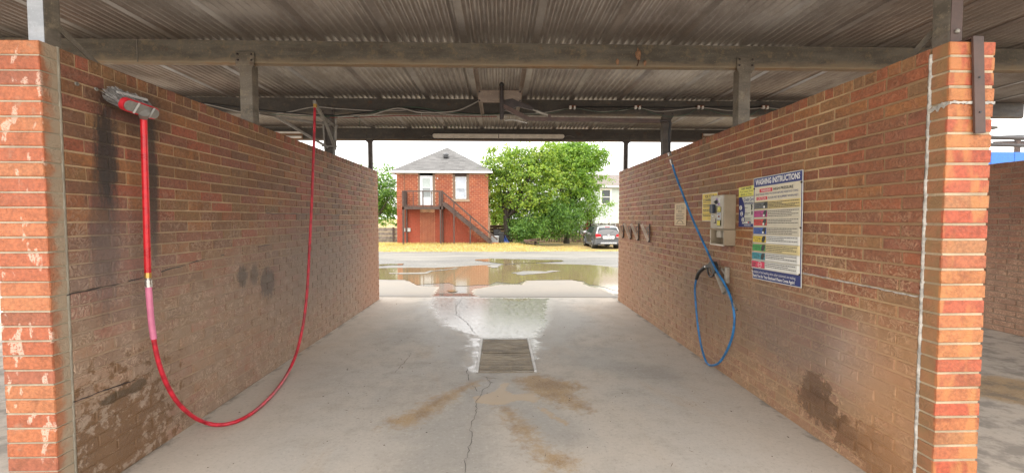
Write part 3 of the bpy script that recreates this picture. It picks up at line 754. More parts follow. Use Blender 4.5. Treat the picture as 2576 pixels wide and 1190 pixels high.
# ------------------------------------------------------------------ lights on the rear beam
m_lens = flat("yellowed_lens", (.74, .69, .60), .35, 0, .1)
m_white = flat("white_enamel", (.72, .70, .66), .45, 0, .08)
m_black = flat("black_plastic", (.02, .02, .021), .45)
def tube_light(x0, x1, z, label, twin=False):
    y = BY[3] - .012
    t = empty("tube_light", ((x0+x1)/2, y, z)); tag(t, label, 'light', 'strip lights on the rear beam'); L = x1 - x0
    if not twin:
        MB().box((-L/2 - .01, .0, -.055), (L/2 + .01, .014, .055), .004).build("backplate", m_dark, t)
        for s in (-1, 1):
            n = 12; pts = []
            c0, c1 = (-L/2 + .04, -.006) if s < 0 else (.006, L/2 - .04)
            out = []
            for k in range(n + 1):
                a = math.pi/2 + math.pi * k / n; out.append((c0 + (.036 * math.cos(a) if s < 0 else 0), .036 * math.sin(a)))
            for k in range(n + 1):
                a = -math.pi/2 + math.pi * k / n; out.append((c1 + (.036 * math.cos(a) if s > 0 else 0), .036 * math.sin(a)))
            cl = []
            for q in out:
                if not cl or (abs(q[0]-cl[-1][0]) + abs(q[1]-cl[-1][1])) > 1e-4: cl.append(q)
            if abs(cl[0][0]-cl[-1][0]) + abs(cl[0][1]-cl[-1][1]) < 1e-4: cl.pop()
            MB().prism(cl, lambda u, v, d: (u, d, v), -.045, -.001).build("lens", m_lens, t)
        for k in range(9):
            for zz in (-.043, .043):
                MB().box((-L/2 + .1 + k * (L - .2)/8 - .008, -.010, zz - .006), (-L/2 + .1 + k * (L - .2)/8 + .008, -.001, zz + .006)).build("lens_clip", m_mid, t)
        for s in (-1, 1): MB().tube(smooth_path([(s*(L/2 + .01), -.006, .0), (s*(L/2 + .06), -.01, .012), (s*(L/2 + .12), -.006, .01), (s*(L/2 + .19), -.006, -.012)]), .004, 6).build("lead", m_mid, t)
    else:
        for zz in (.045, -.035):
            MB().tube([(-L/2, -.045, zz), (L/2, -.045, zz)], .02, 10).build("tube", m_white, t)
        MB().box((-L/2 - .01, -.012, -.07), (L/2 + .01, 0, .075), .004).build("backplate", flat("rusty_pan", (.28, .17, .10), .6), t)
a = onY(7.95, 1088, 345); b = onY(7.95, 1420, 345)
tube_light(a.x, b.x, 3.02, 'long strip light with cloudy lens on the rear beam, centred over the opening')
a = onY(7.95, 760, 345); tube_light(a.x - 1.2, a.x, 3.02, 'bare twin tube light half hidden behind the left wall top', True)
b = onY(7.95, 1768, 350); tube_light(b.x, b.x + 1.2, 3.02, 'bare twin tube light half hidden behind the right wall top', True)

# ------------------------------------------------------------------ wiring along the third beam
wz = empty("wiring_run", (0, BY[2], 2.99)); tag(wz, 'loose cables drooping along the dark beam above the bay', 'cable')
m_wg = flat("green_wire", (.05, .10, .07), .5); m_ww = flat("grey_cable", (.36, .34, .31), .5); m_wr = flat("red_wire", (.20, .03, .025), .5); m_wb = flat("black_cable", (.015, .015, .016), .5)
def wire(px, rad, mat, Y=BY[2] - .03):
    P = [onY(Y, *q) for q in px]; world_child(MB().tube(smooth_path(P, 6), rad, 6), "cable", mat, wz)
wire([(515,262),(640,288),(720,283),(790,270),(850,274),(960,280),(1040,276)], .007, m_ww)
wire([(500,258),(610,272),(700,282),(850,291),(1000,275),(1130,283),(1210,288),(1290,286)], .009, m_wb, BY[2] - .045)
wire([(640,285),(760,292),(900,292),(960,278),(1040,270),(1110,281),(1200,288),(1260,287)], .005, m_wg, BY[2] - .06)
wire([(850,295),(930,290),(1000,273),(1060,284),(1140,281),(1180,267),(1215,248)], .009, m_ww, BY[2] - .07)
wire([(830,296),(900,296),(1000,292),(1100,293),(1250,294)], .006, m_wr, BY[2] - .02)
wire([(1040,276),(1150,290),(1260,288),(1360,285),(1440,273),(1500,281),(1560,279),(1604,272),(1660,281),(1762,272),(1840,279),(1925,272),(2000,281)], .006, m_ww, BY[2] - .035)
wire([(1300,288),(1380,286),(1440,273),(1520,283),(1604,273),(1650,288),(1690,294),(1730,288),(1762,274),(1830,290),(1880,293),(1925,274),(2000,292)], .004, m_wg, BY[2] - .045)
wire([(1440,270),(1604,270),(1690,272),(1762,270),(1925,270)], .008, m_wb, BY[2] - .02)
wire([(1060,284),(1060,302)], .004, m_ww, BY[2] - .09); wire([(890,294),(905,298),(903,318)], .004, m_wg, BY[2] - .09)
for px in (1440, 1604, 1762, 1925):
    p = onY(BY[2] - .05, px, 271)
    world_child(MB().box((p.x - .045, p.y - .02, p.z - .022), (p.x - .014, p.y + .02, p.z + .022), .006).box((p.x + .016, p.y - .02, p.z - .024), (p.x + .042, p.y + .02, p.z + .018), .006), "insulator", m_white, wz)
    world_child(MB().box((p.x - .05, p.y - .012, p.z + .0), (p.x + .05, p.y + .012, p.z + .03), .004), "clamp", flat("rust", (.16, .06, .03), .8), wz)

# ------------------------------------------------------------------ swivel boom and its hanger (centre)
hg = empty("boom_hanger", (.0, 4.9, 2.95)); tag(hg, 'rusty hanger plate on two angle irons between the beams', 'bracket')
m_hang = old_steel("hanger_steel", (.27, .215, .17), (.20, .15, .12), (.34, .27, .20), .35)
for sx in (-.232, .232):
    world_child(MB().box((sx - .02, 4.17, 2.943), (sx + .02, 6.03, 2.949)).box((sx - .02 if sx < 0 else sx + .014, 4.17, 2.905), (sx - .014 if sx < 0 else sx + .02, 6.03, 2.943)), "angle_iron", m_hang, hg)
world_child(MB().box((-.235, 4.79, 2.79), (.235, 4.80, 2.925), .003), "plate", m_hang, hg)
for sx in (-.222, .222):
    for zz in (2.905, 2.81): world_child(MB().lathe([(.010, 0), (.010, -.007), (.006, -.009)], 8, (sx, 4.79, zz), 'y'), "bolt", m_dark, hg)
bo = empty("swivel_boom", (.02, 4.77, 2.72)); tag(bo, 'dark swivel boom arm reaching right to the blue hose', 'boom')
end = Vector((1.90, 4.84, 2.612))
world_child(MB().tube([(.02, 4.76, 2.60), (.02, 4.76, 2.99)], .022, 12).box((.0, 4.745, 2.62), (.045, 4.785, 2.82), .004), "pivot", m_dark, bo)
world_child(MB().tube([(.02, 4.76, 2.93), (.02, 4.76, 3.0)], .014, 8).lathe([(.02, 2.955), (.026, 2.965), (.026, 2.98), (.018, 2.99)], 10, (.02, 4.76, 0)), "swivel_nut", m_black, bo)
world_child(MB().bar((.03, 4.765, 2.745), (.31, 4.78, 2.612), .04, .045).bar((.29, 4.78, 2.612), end - Vector((.11, 0, 0)), .04, .042), "arm", m_brown, bo)
world_child(MB().prism([(.03, 2.81), (.14, 2.83), (.20, 2.80), (.36, 2.745), (.36, 2.705), (.20, 2.745), (.12, 2.72), (.03, 2.69)], lambda u, v, t: (u, t, v), 4.77, 4.80), "gusset", m_dark, bo)
world_child(MB().tube([(.40, 4.79, 2.70), (.53, 4.79, 2.655)], .016, 8).tube([(.36, 4.785, 2.715), (.42, 4.79, 2.695)], .009, 8), "spring_strut", m_mid, bo)
world_child(MB().bar((.545, 4.79, 2.61), (.545, 4.79, 2.67), .03, .03), "lug", m_brown, bo)
world_child(MB().tube(smooth_path([(.05, 4.74, 2.585), (.14, 4.74, 2.59), (.24, 4.75, 2.575), (.30, 4.77, 2.565)]), .008, 7), "feed_hose", m_ww, bo)
world_child(MB().tube([end - Vector((.13, 0, 0)), end - Vector((.03, 0, 0))], .021, 10).tube([end - Vector((.06, 0, 0)), end], .012, 8), "elbow", m_dark, bo)

# ------------------------------------------------------------------ blue hose with trigger gun, and its sheath
m_blue = flat("blue_hose_rubber", (.02, .15, .36), .42, 0, .4, 14, .15)
m_rubber = flat("black_rubber", (.018, .017, .017), .55)
m_brass = flat("brass", (.55, .34, .10), .35, .9); m_chrome = flat("bright_fitting", (.62, .61, .60), .28, .9)
wand = empty("pressure_wand", (2.0, 4.4, 0)); tag(wand, 'blue pressure hose looped to a black trigger gun on the right wall', 'hose')
pA, pB = Vector((1.905, 4.84, 0)), Vector((2.135, 4.10, 0)); nrm = Vector((pB.y - pA.y, -(pB.x - pA.x), 0)).normalized()
def hplane(x, y, off=0.0):
    r = Vector(ray(x, y)); c = Vector(CAM); t = (pA - c).dot(nrm) / r.dot(nrm); return c + r * t
top = [end + Vector((0, 0, 0)), end + Vector((.015, 0, -.03)), hplane(1683, 340), hplane(1684, 372), hplane(1686, 392)]
world_child(MB().tube(smooth_path(top), .014, 8), "drop_hose", m_rubber, wand)
world_child(MB().tube([hplane(1684, 385), hplane(1686, 393)], .02, 10).tube([hplane(1688, 402), hplane(1692, 416)], .015, 10), "coupling", m_chrome, wand)
H1 = [(1691,412),(1700,442),(1722,500),(1746,560),(1772,616),(1800,676),(1822,712),(1838,748)]
P1 = [hplane(*q) for q in H1]
lowX = 2.135
P2 = [onX(lowX, *q) for q in [(1847,790),(1845,832),(1834,870),(1814,906),(1796,918),(1778,912),(1764,870),(1755,815),(1750,760),(1748,725),(1752,700)]]
P1[-1] = P1[-1].lerp(onX(lowX, 1838, 748), .6)
world_child(MB().tube(smooth_path(P1 + P2, 8), .0108, 10), "hose", m_blue, wand)
P3 = [onX(lowX, *q) for q in [(1752,702),(1757,688),(1766,678),(1774,672)]]
world_child(MB().tube(smooth_path(P3, 6), .018, 10), "bend_guard", m_rubber, wand)
world_child(MB().tube([onX(lowX, 1773, 672), onX(lowX, 1780, 670)], .013, 10), "coupling", m_chrome, wand)
g0 = onX(2.13, 1780, 670); U = Vector((0, -1, 0))
def gp(u, v, d): return g0 + Vector((d, -u, v))
gun = [(-.01, .025), (.06, .035), (.12, .065), (.165, .055), (.185, .005), (.16, -.05), (.12, -.075), (.05, -.085), (.01, -.05), (-.005, 0)]
world_child(MB().prism([(-.01, .012), (.05, .028), (.09, .062), (.15, .065), (.185, .02), (.19, -.04), (.15, -.06), (.13, -.02), (.10, .005), (.05, -.005), (.0, -.015)], gp, -.022, .018), "gun_body", m_black, wand)
world_child(MB().tube(smooth_path([gp(.0, -.012, 0), gp(.01, -.06, 0), (gp(.05, -.095, 0)), gp(.11, -.085, 0), gp(.145, -.05, 0)], 6), .009, 8), "trigger_guard", m_black, wand)
world_child(MB().tube(smooth_path([gp(.04, -.01, 0), gp(.055, -.045, 0), gp(.09, -.065, 0)], 5), .006, 8), "trigger", m_mid, wand)
l0, l1 = onX(2.145, 1800, 682), onX(2.15, 1853, 780)
world_child(MB().tube([l0, l1], .009, 10).tube([l0.lerp(l1, .96), l1], .012, 10), "lance", m_mid, wand)
hold = empty("wand_sheath", (2.15, 4.2, .9)); tag(hold, 'open steel sheath holding the blue hose lance on the right wall', 'holder')
s0, s1 = onX(2.145, 1796, 668), onX(2.145, 1824, 737)
m_sheath = flat("scuffed_aluminium", (.33, .29, .24), .5, .4, .25)
world_child(MB().tube([s0, s1], .026, 14, cap=False), "tube", m_sheath, hold)
b0, b1 = onX(2.17, 1829, 672), onX(2.17, 1829, 712)
world_child(MB().box((2.155, b0.y - .02, b1.z), (2.188, b0.y + .02, b0.z), .004), "backbar", m_sheath, hold)
world_child(MB().tube([onX(2.165, 1816, 676), onX(2.165, 1826, 690)], .014, 10), "stub", m_sheath, hold)

# ------------------------------------------------------------------ red foam brush and hose on the left wall
m_red = flat("red_handle", (.56, .012, .02), .33, 0, .2, 18); m_redh = flat("red_hose_rubber", (.44, .014, .03), .42, 0, .4, 14, .15)
m_redp = flat("red_brush_pad", (.55, .02, .035), .45); m_alu = flat("cast_aluminium", (.27, .26, .24), .5, .4, .25)
m_pink = flat("clear_sleeve", (.58, .17, .28), .2, 0, .1)
br = empty("foam_brush", (-2.19, 2.75, 1.0)); tag(br, 'red handled foam brush with grey bristles, its red hose looping to the floor', 'brush')
hx = -2.165
ht, hb = onX(hx, 361, 286), onX(hx, 372, 688)
world_child(MB().tube([ht + (ht-hb).normalized()*.03, hb], .0175, 14), "handle", m_red, br)
world_child(MB().tube([hb + Vector((0, 0, .005)), onX(hx, 372, 699)], .0185, 8), "hex_nut", m_brass, br)
world_child(MB().tube([onX(hx, 372, 698), onX(hx, 373, 706)], .011, 8).tube([onX(hx, 373, 704), onX(hx, 374, 722)], .019, 12), "coupling", m_chrome, br)
qA, qB = Vector((hx, onX(hx, 374, 720).y, 0)), Vector((-2.0, 4.775, 0)); n2 = Vector((qB.y - qA.y, -(qB.x - qA.x), 0)).normalized()
def bplane(x, y):
    r = Vector(ray(x, y)); c = Vector(CAM); p = c + r * ((qA - c).dot(n2) / r.dot(n2))
    return p if p.z > .016 else onZ(.016, x, y)
SL = [(374,721),(377,765),(381,810),(387,852)]
world_child(MB().tube(smooth_path([bplane(*q) for q in SL], 6), .0175, 12), "strain_sleeve", m_pink, br)
HS = [(386,848),(393,885),(402,920),(416,958),(436,996),(460,1026),(490,1050),(520,1063),(545,1068),(575,1065),(605,1055),(640,1034),(675,1003),(705,968),(728,930),(745,890),(757,845),(766,795),(772,740),(776,680),(780,600),(784,520),(787,440),(789.5,370),(791,310),(792,272)]
world_child(MB().tube(smooth_path([bplane(*q) for q in HS], 6), .0135, 12), "hose", m_redh, br)
# head: an oblong cast back with a red pad rim and a skirt of grey bristles, long axis along the wall, tilted
hd = ht + Vector((0.0, 0, .03))
hl0, hl1 = onX(-2.15, 308, 260), onX(-2.15, 396, 289); ax = (hl1 - hl0); L = ax.length; ax.normalize()
nz_ = Vector((1, -.30, -.42)).normalized(); nz_ = (nz_ - ax * nz_.dot(ax)).normalized(); bz_ = nz_.cross(ax).normalized()
if bz_.z < 0: bz_ = -bz_
mid = (hl0 + hl1) / 2
def hp(u, v, d): return mid + ax * u + bz_ * v + nz_ * d
def stad(l, r, n=10):
    out = []
    for k in range(n + 1): a = -math.pi/2 + math.pi*k/n; out.append((l + r*math.cos(a), r*math.sin(a)))
    for k in range(n + 1): a = math.pi/2 + math.pi*k/n; out.append((-l + r*math.cos(a), r*math.sin(a)))
    return out
world_child(MB().prism(stad(L/2 - .035, .038), hp, -.02, .006), "pad_rim", m_redp, br)
world_child(MB().prism(stad(L/2 - .035, .030), hp, .006, .014), "back_plate", m_alu, br)
for u in (-.055, .055): world_child(MB().add([hp(u - .006, -.034, .016), hp(u + .006, -.034, .016), hp(u + .018, .034, .016), hp(u + .006, .034, .016), hp(u, -.034, .024), hp(u + .012, .034, .024)], [(0, 1, 4), (0, 4, 5, 3), (1, 2, 5, 4), (3, 5, 2)]), "rib", m_alu, br)
world_child(MB().tube([hp(.0, -.01, .022), ht + (hb - ht).normalized() * .025], [.03, .021], 12), "socket", m_alu, br)
m_bris = flat("grey_bristles", (.20, .19, .18), .7, 0, .5, 60); bb = MB(); rb = random.Random(4)
for k in range(2600):
    a = rb.random() * 2 * math.pi; rad = math.sqrt(rb.random()); ln = L/2 - .03
    u = (rb.random()*2 - 1) * ln + .036 * rad * math.cos(a); v = .036 * rad * math.sin(a)
    sp = .9 * u + rb.uniform(-.012, .012) - .03; q0 = hp(u, v, -.016); q1 = hp(u + sp * .22 - .012, v * 1.25 + rb.uniform(-.006, .014) + .018, -.078 - rb.random() * .018)
    q1.x = max(q1.x, XL + .006)
    s = Vector((rb.uniform(-1, 1), rb.uniform(-1, 1), rb.uniform(-1, 1))).normalized() * .0022
    bb.add([q0 - s, q0 + s, q1 + s, q1 - s], [(0, 1, 2, 3)])
o = world_child(bb, "bristles", m_bris, br); o['kind'] = 'stuff'
world_child(MB().bar(hp(-L/2 + .0, .045, -.05), hp(L/2 - .05, .06, -.05), .012, .014), "scraper_edge", flat("pale_grey_rubber", (.42, .41, .40), .5), br)

# ------------------------------------------------------------------ bracket that carries the red hose
hb_ = empty("hose_bracket", (-2.2, 5.4, 2.6)); tag(hb_, 'galvanised bar bracket holding up the red hose beside the post', 'bracket')
m_galv = old_steel("galvanised_bar", (.26, .245, .22), (.19, .175, .155), (.36, .33, .28), .25)
def bb_(P, Q, w_, h_, name="bar", m=None): world_child(MB().bar(P, Q, w_, h_), name, m or m_galv, hb_)
T0 = Vector((-2.0, 4.78, 2.775)); pz = Vector((XL - TL_/2 + .04, BY[2] + .05, 0))
bb_(T0 + Vector((.0, -.02, .0)), onY(5.6, 815, 300), .03, .035)
bb_(onY(5.6, 815, 298), onY(6.0, 841, 369), .03, .03)
bb_(onY(5.6, 812, 296), onY(6.1, 846, 322), .03, .03)
bb_(onY(5.7, 690, 292), onY(6.0, 826, 372), .028, .03)
bb_(onY(5.5, 652, 286), onY(5.7, 692, 293), .022, .025)
bb_(onY(5.7, 705, 296), onY(6.0, 818, 312), .03, .03)
bb_(onY(6.0, 813, 306), onY(6.0, 818, 378), .022, .022, "upright"); bb_(onY(6.0, 845, 298), onY(6.0, 844, 378), .022, .022, "upright")
bb_(onY(5.99, 808, 368), onY(5.99, 850, 369), .014, .014, "clamp_rod"); bb_(onY(5.99, 806, 312), onY(5.99, 850, 318), .014, .014, "clamp_rod")
world_child(MB().tube([T0 + Vector((-.045, 0, .03)), T0 + Vector((.03, 0, .03))], .008, 8).tube([T0 + Vector((0, 0, .03)), T0 + Vector((0, 0, -.03))], .010, 8), "hook", m_dark, hb_)
world_child(MB().tube([T0 + Vector((.0, 0, -.02)), T0 + Vector((.0, 0, -.055))], .021, 8), "brass_union", m_brass, hb_)

# ------------------------------------------------------------------ drain grate
gt = empty("drain_grate", ((GX0+GX1)/2, (GY0+GY1)/2, -.02)); tag(gt, 'rectangular steel floor drain grate clogged with mud in the bay floor', 'drain')
m_frame = old_steel("grate_frame", (.60, .59, .57), (.48, .47, .45), (.68, .67, .65), .15)
m_bar = old_steel("grate_bar", (.30, .25, .18), (.17, .135, .095), (.38, .31, .21), .2)
def fz(x, y): return float(zfloor(x, y))
zg = -.012
for a, b in (((GX0-.012, GY0-.012), (GX0+.014, GY1+.012)), ((GX1-.014, GY0-.012), (GX1+.012, GY1+.012))):
    world_child(MB().box((a[0], a[1], -.06), (b[0], b[1], zg + .012), .003), "frame_rail", m_frame, gt)
world_child(MB().box((GX0+.014, GY1-.014, -.06), (GX1-.014, GY1+.012, zg + .012), .003), "frame_rail", m_frame, gt)
world_child(MB().box((GX0+.014, GY0-.012, -.06), (GX1-.014, GY0+.014, zg + .004), .003), "frame_rail", m_bar, gt)
nb = 36; bar = MB().box((-(GX1-GX0)/2 + .016, -.0085, -.02), ((GX1-GX0)/2 - .016, .0085, .0), .002).mesh("grate_bar", m_bar)
for k in range(nb):
    y = GY0 + .025 + k * (GY1 - GY0 - .05) / (nb - 1)
    if abs(k - nb/2) < .6: continue
    inst("grate_bar", bar, gt, (0, y - (GY0+GY1)/2, .008 + random.uniform(-.002, .001)))
world_child(MB().box((GX0, GY0, -.5), (GX1, GY1, -.045)), "sump", flat("sump_mud", (.06, .045, .03), .5), gt)
world_child(MB().box((-.15, GY0, -.045), (-.12, GY1, -.035)).box((.24, GY0, -.045), (.27, GY1, -.035)), "cross_bar", m_bar, gt)

# ------------------------------------------------------------------ strap on the right wall end, mud nests on the beam
sp_ = empty("steel_strap", (2.37, RY0 - .01, 2.1)); tag(sp_, 'flat brown steel strap hooked over the right wall end', 'strap')
a, b = onY(RY0 - .012, 2458, 118), onY(RY0 - .012, 2464, 336)
world_child(MB().bar((a.x, RY0 - .012, 2.395), (b.x, RY0 - .012, b.z), .052, .010, (0, 1, 0)), "strap_leg", m_brown, sp_)
world_child(MB().box((a.x - .026, RY0 - .017, 2.389), (a.x + .026, RY0 + .16, 2.399), .002), "strap_hook", m_brown, sp_)
for t in (.42, .78):
    p = Vector((a.x, 0, 2.395)).lerp(Vector((b.x, 0, b.z)), t)
    world_child(MB().lathe([(.005, 0), (.005, -.003)], 8, (p.x, RY0 - .017, p.z), 'y'), "screw", m_black, sp_)
m_nest = flat("dried_mud", (.30, .17, .10), .9, 0, .35, 60, .6)
for px, py, s, lb in ((1605, 138, .05, 'tall crusted mud nest with a dark drip on the front beam'), (1553, 157, .028, 'small dark mud nest left of the tall one on the beam'), (1622, 160, .026, 'small mud nest right of the tall one on the beam')):
    p = onY(BY[1], px, py); bm = bmesh.new(); bmesh.ops.create_icosphere(bm, subdivisions=3, radius=1)
    r = random.Random(px)
    from mathutils import noise as mn
    for v in bm.verts:
        k = 1 + .55 * mn.noise(v.co * 2.2 + Vector((px, 0, 0)))
        v.co = Vector((p.x + v.co.x * s * .5 * k, p.y - abs(v.co.y) * s * .45 * k, p.z + v.co.z * s * k))
    o = MB().addbm(bm, True).build("mud_nest", m_nest); tag(o, lb, 'nest', 'mud nests on the beam')
    if s > .04: MB().tube(smooth_path([(p.x, p.y - .006, p.z - .02), (p.x + .003, p.y - .006, p.z - .07), (p.x - .01, p.y - .006, p.z - .11)]), .005, 6).build("drip", flat("rust_drip", (.06, .025, .015), .7), o)

# ------------------------------------------------------------------ signs on the right wall
INK = {}
def ink(name, col, rough=.5): return flat("print_" + name, col, rough, 0, .06)
K_, W_, NAVY, CREAM, REDI, YEL = ink("black", (.012,)*3), ink("white", (.74, .74, .72)), ink("navy", (.018, .03, .17)), ink("cream", (.66, .60, .45)), ink("red", (.55, .02, .035)), ink("yellow", (.72, .52, .05))
def text_mesh(s, size, bold=0.0, sx=1.0):
    cu = bpy.data.curves.new("lettering", 'FONT'); cu.body = s; cu.size = size; cu.offset = bold; cu.align_x = 'LEFT'; cu.resolution_u = 2
    ob = bpy.data.objects.new("tmp_text", cu); COL.objects.link(ob); bpy.context.view_layer.update()
    me = bpy.data.meshes.new_from_object(ob.evaluated_get(bpy.context.evaluated_depsgraph_get()))
    bpy.data.objects.remove(ob); bpy.data.curves.remove(cu)
    me.name = "lettering"; return me
class Board:
    """flat printed panel: local x right, y up (0 at the top edge), z out of the wall"""
    def __init__(s, name, mtx, w, h, mat, t=.003, parent=None, rim=None):
        s.w, s.h = w, h
        s.o = MB().box((0, -h, 0), (w, 0, t), .0006).build(name, rim or mat, parent); s.t = t
        if parent is None: s.o.matrix_world = mtx
        else: s.o.matrix_basis = mtx
        if rim is not None: s.rect(.006, .006, w - .006, h - .006, mat, "face")
    def rect(s, x0, y0, x1, y1, mat, name="panel", d=.0006):
        s.lv = getattr(s, 'lv', 0) + 1
        z = s.t + .0003 * s.lv
        return MB().box((x0, -y1, s.t - .001), (x1, -y0, z + d * .2)).build(name, mat, s.o)
    def shape(s, poly, mat, name="picture"):
        s.lv = getattr(s, 'lv', 0) + 1; z = s.t + .0003 * s.lv
        return MB().prism([(x, -y) for x, y in poly], lambda u, v, t: (u, v, t), s.t - .001, z + .0001).build(name, mat, s.o)
    def text(s, st, x, y, size, mat, width=None, bold=0.0, center=None, maxw=None):
        me = text_mesh(st, size, bold); xs_ = [v.co.x for v in me.vertices]; a, b = min(xs_), max(xs_); wv = b - a
        k = (width / wv) if width else (min(1, maxw / wv) if maxw else 1)
        s.lv = getattr(s, 'lv', 0) + 1; z = s.t + .0003 * s.lv + .0002
        ox = (center - wv * k / 2) if center is not None else x
        for v in me.vertices: v.co = ((v.co.x - a) * k + ox, v.co.y - y, z)
        me.materials.clear(); me.materials.append(mat); return link(bpy.data.objects.new("lettering", me), s.o)
    def lines(s, x0, y0, x1, n, pitch, th, mat, seed=1):
        """rows of print too small to read"""
        r = random.Random(seed); b = MB(); s.lv = getattr(s, 'lv', 0) + 1; z = s.t + .0003 * s.lv + .0002
        for i in range(n):
            x = x0; xe = x1 if i % 2 == 0 or n == 1 else x0 + (x1 - x0) * r.uniform(.45, .9); y = y0 + i * pitch
            while x < xe - .004:
                wl_ = min(r.uniform(.006, .022), xe - x); b.add([(x, -y - th, z), (x + wl_, -y - th, z), (x + wl_, -y, z), (x, -y, z)], [(0, 1, 2, 3)]); x += wl_ + .0035
        return b.build("small_print", mat, s.o)
def wall_mtx(y, z, roll=0.0, tilt=0.0, X=XR - .006):
    m = Matrix(((0, 0, -1, X), (-1, 0, 0, y), (0, 1, 0, z), (0, 0, 0, 1)))
    return m @ Matrix.Rotation(roll, 4, 'Z') @ Matrix.Rotation(tilt, 4, 'X')
# the big instruction board
sg = Board("instruction_sign", wall_mtx(3.655, 1.862, R(1.0), 0, XR - .008), .60, .855, NAVY, .004, rim=ink("rim", (.6, .6, .58)))
tag(sg.o, 'tall white and navy washing instructions sign with coloured button bars', 'sign')
sg.rect(.014, .078, .586, .765, CREAM, "face")
sg.text("WASHING INSTRUCTIONS", 0, .060, .062, W_, width=.545, center=.30, bold=.0018)
sg.rect(.085, .098, .255, .128, REDI, "warning_pill"); sg.text("WARNING", 0, .123, .030, W_, width=.125, center=.17)
sg.text("HIGH PRESSURE", 0, .122, .030, K_, width=.235, center=.385, bold=.0008)
sg.text("GRASP WAND FIRMLY IN HAND BEFORE INSERTING COINS.", 0, .152, .024, NAVY, width=.53, center=.295)
sg.rect(.045, .164, .19, .190, REDI, "caution_pill"); sg.text("CAUTION", 0, .186, .027, W_, width=.11, center=.118)
sg.text("FLOOR MAY BE SLIPPERY WHEN WET.", 0, .186, .026, NAVY, width=.36, center=.385)
rows = [("PRESOAK", (.10, .105, .10), (.64, .50, .20), ("", "")), ("PRE-SOAK", (.45, .03, .20), None, 0), ("HIGH PRESSURE\nSOAP", (.62, .05, .04), None, 0), ("FOAMING\nBRUSH", (.03, .10, .42), None, 0),
        ("HIGH PRESSURE\nRINSE", (.75, .55, .02), None, 0), ("HIGH PRESSURE\nWAX", (.05, .34, .07), (.66, .55, .28), 0), ("SPOT FREE\nRINSE", (.03, .27, .33), None, 0), ("", (.62, .03, .09), None, 0)]
m_row = ink("row_cream", (.62, .57, .45)); m_roww = ink("row_white", (.70, .69, .64))
CARP = [(0, .045), (.004, .02), (.014, .006), (.03, 0), (.05, 0), (.05, .03), (.044, .03), (.040, .048), (.022, .052), (.012, .045)]
for i, (tx, c, rc, _) in enumerate(rows):
    y0 = .203 + i * .0702; mc = ink("button%d" % i, c)
    sg.rect(.018, y0, .582, y0 + .064, ink("row_tint%d" % i, rc) if rc else (m_row if i < 4 else m_roww), "row_panel")
    sg.rect(.020, y0 + .004, .202, y0 + .060, K_, "button_border"); sg.rect(.0225, y0 + .0065, .1995, y0 + .0575, mc, "button")
    if i < 7:
        if i > 0:
            for j, l in enumerate(tx.split("\n")): sg.text(l, 0, y0 + .030 + .019 * j, .020, K_, center=.075, maxw=.10)
        else: sg.lines(.035, y0 + .022, .12, 2, .016, .007, K_, 90)
        sg.shape([(.143 + x, y0 + .005 + y) for x, y in CARP], K_, "car_picture"); sg.shape([(.157 + .012*math.cos(a*.6), y0 + .046 + .010*math.sin(a*.6)) for a in range(10)], W_ if i < 4 else K_, "wheel_picture")
        sg.lines(.108, y0 + .030, .137, 2, .012, .004, K_, 60 + i)
    else:
        oc = [(.135 + .026*math.cos(R(22.5 + 45*k)), y0 + .032 + .026*math.sin(R(22.5 + 45*k))) for k in range(8)]
        sg.shape(oc, W_, "stop_border"); sg.shape([(.135 + (x-.135)*.88, y0 + .032 + (y-y0-.032)*.88) for x, y in oc], mc, "stop_face"); sg.text("STOP", 0, y0 + .039, .021, W_, width=.04, center=.135)
        sg.lines(.035, y0 + .022, .085, 2, .017, .008, K_, 91)
    sg.lines(.212, y0 + .010, .575, 5 if i == 0 else (4 if i in (1, 3, 5) else 3), .0105 if i == 0 else .0135, .0050, K_, i + 3)
sg.text("No bucket or hand washing when other customers are waiting.", 0, .798, .030, W_, width=.55, center=.30)
sg.text("Thank You for Your Business! Please Come Again!", 0, .832, .032, W_, width=.53, center=.30, bold=.0008)
for x, y in ((.012, .09), (.590, .09), (.012, .42), (.590, .42), (.016, .78), (.584, .76)):
    MB().lathe([(.008, .004), (.008, .0095), (.004, .011)], 10, (x, -y, 0)).build("screw", m_dark, sg.o)
# credit card sticker and the yellow tab above it
ccm = Board("card_instruction_sign", wall_mtx(3.885, 1.712, R(.6)), .243, .268, ink("card_cream", (.60, .60, .50)), .002)
tag(ccm.o, 'navy and cream credit card instructions sticker beside the coin box', 'sign')
ccm.shape([(0.001, .001)] + [(.045 + .03 * math.sin(1.2 * t / 10) ** 2 - .02 * t / 10 + (.055 * math.sin(math.pi * t / 10)), .001 + .238 * t / 10) for t in range(11)] + [(.001, .239)], NAVY, "blue_band")
ccm.rect(.001, .239, .242, .267, NAVY, "blue_foot")
ccm.text("Credit Card", 0, .040, .042, NAVY, width=.15, center=.155, bold=.0006); ccm.text("Instructions", 0, .070, .040, NAVY, width=.15, center=.15, bold=.0006)
for i, (cx, cy) in enumerate(((.032, .095), (.050, .150), (.073, .202))):
    ccm.shape([(cx + .026*math.cos(a*.4), cy + .026*math.sin(a*.4)) for a in range(15)], NAVY, "disc_rim"); ccm.shape([(cx + .021*math.cos(a*.4), cy + .021*math.sin(a*.4)) for a in range(15)], W_, "disc")
    ccm.text(str(i + 1), 0, cy + .014, .042, K_, center=cx, bold=.001)
ccm.lines(.07, .095, .15, 1, .01, .005, K_, 1); ccm.lines(.09, .143, .18, 2, .012, .005, K_, 2); ccm.lines(.105, .188, .21, 4, .010, .004, K_, 3)
ccm.shape([(.195, .075), (.205, .07), (.212, .09), (.206, .12), (.196, .118), (.2, .1)], K_, "swipe_picture"); ccm.rect(.205, .13, .214, .162, K_, "card_picture")
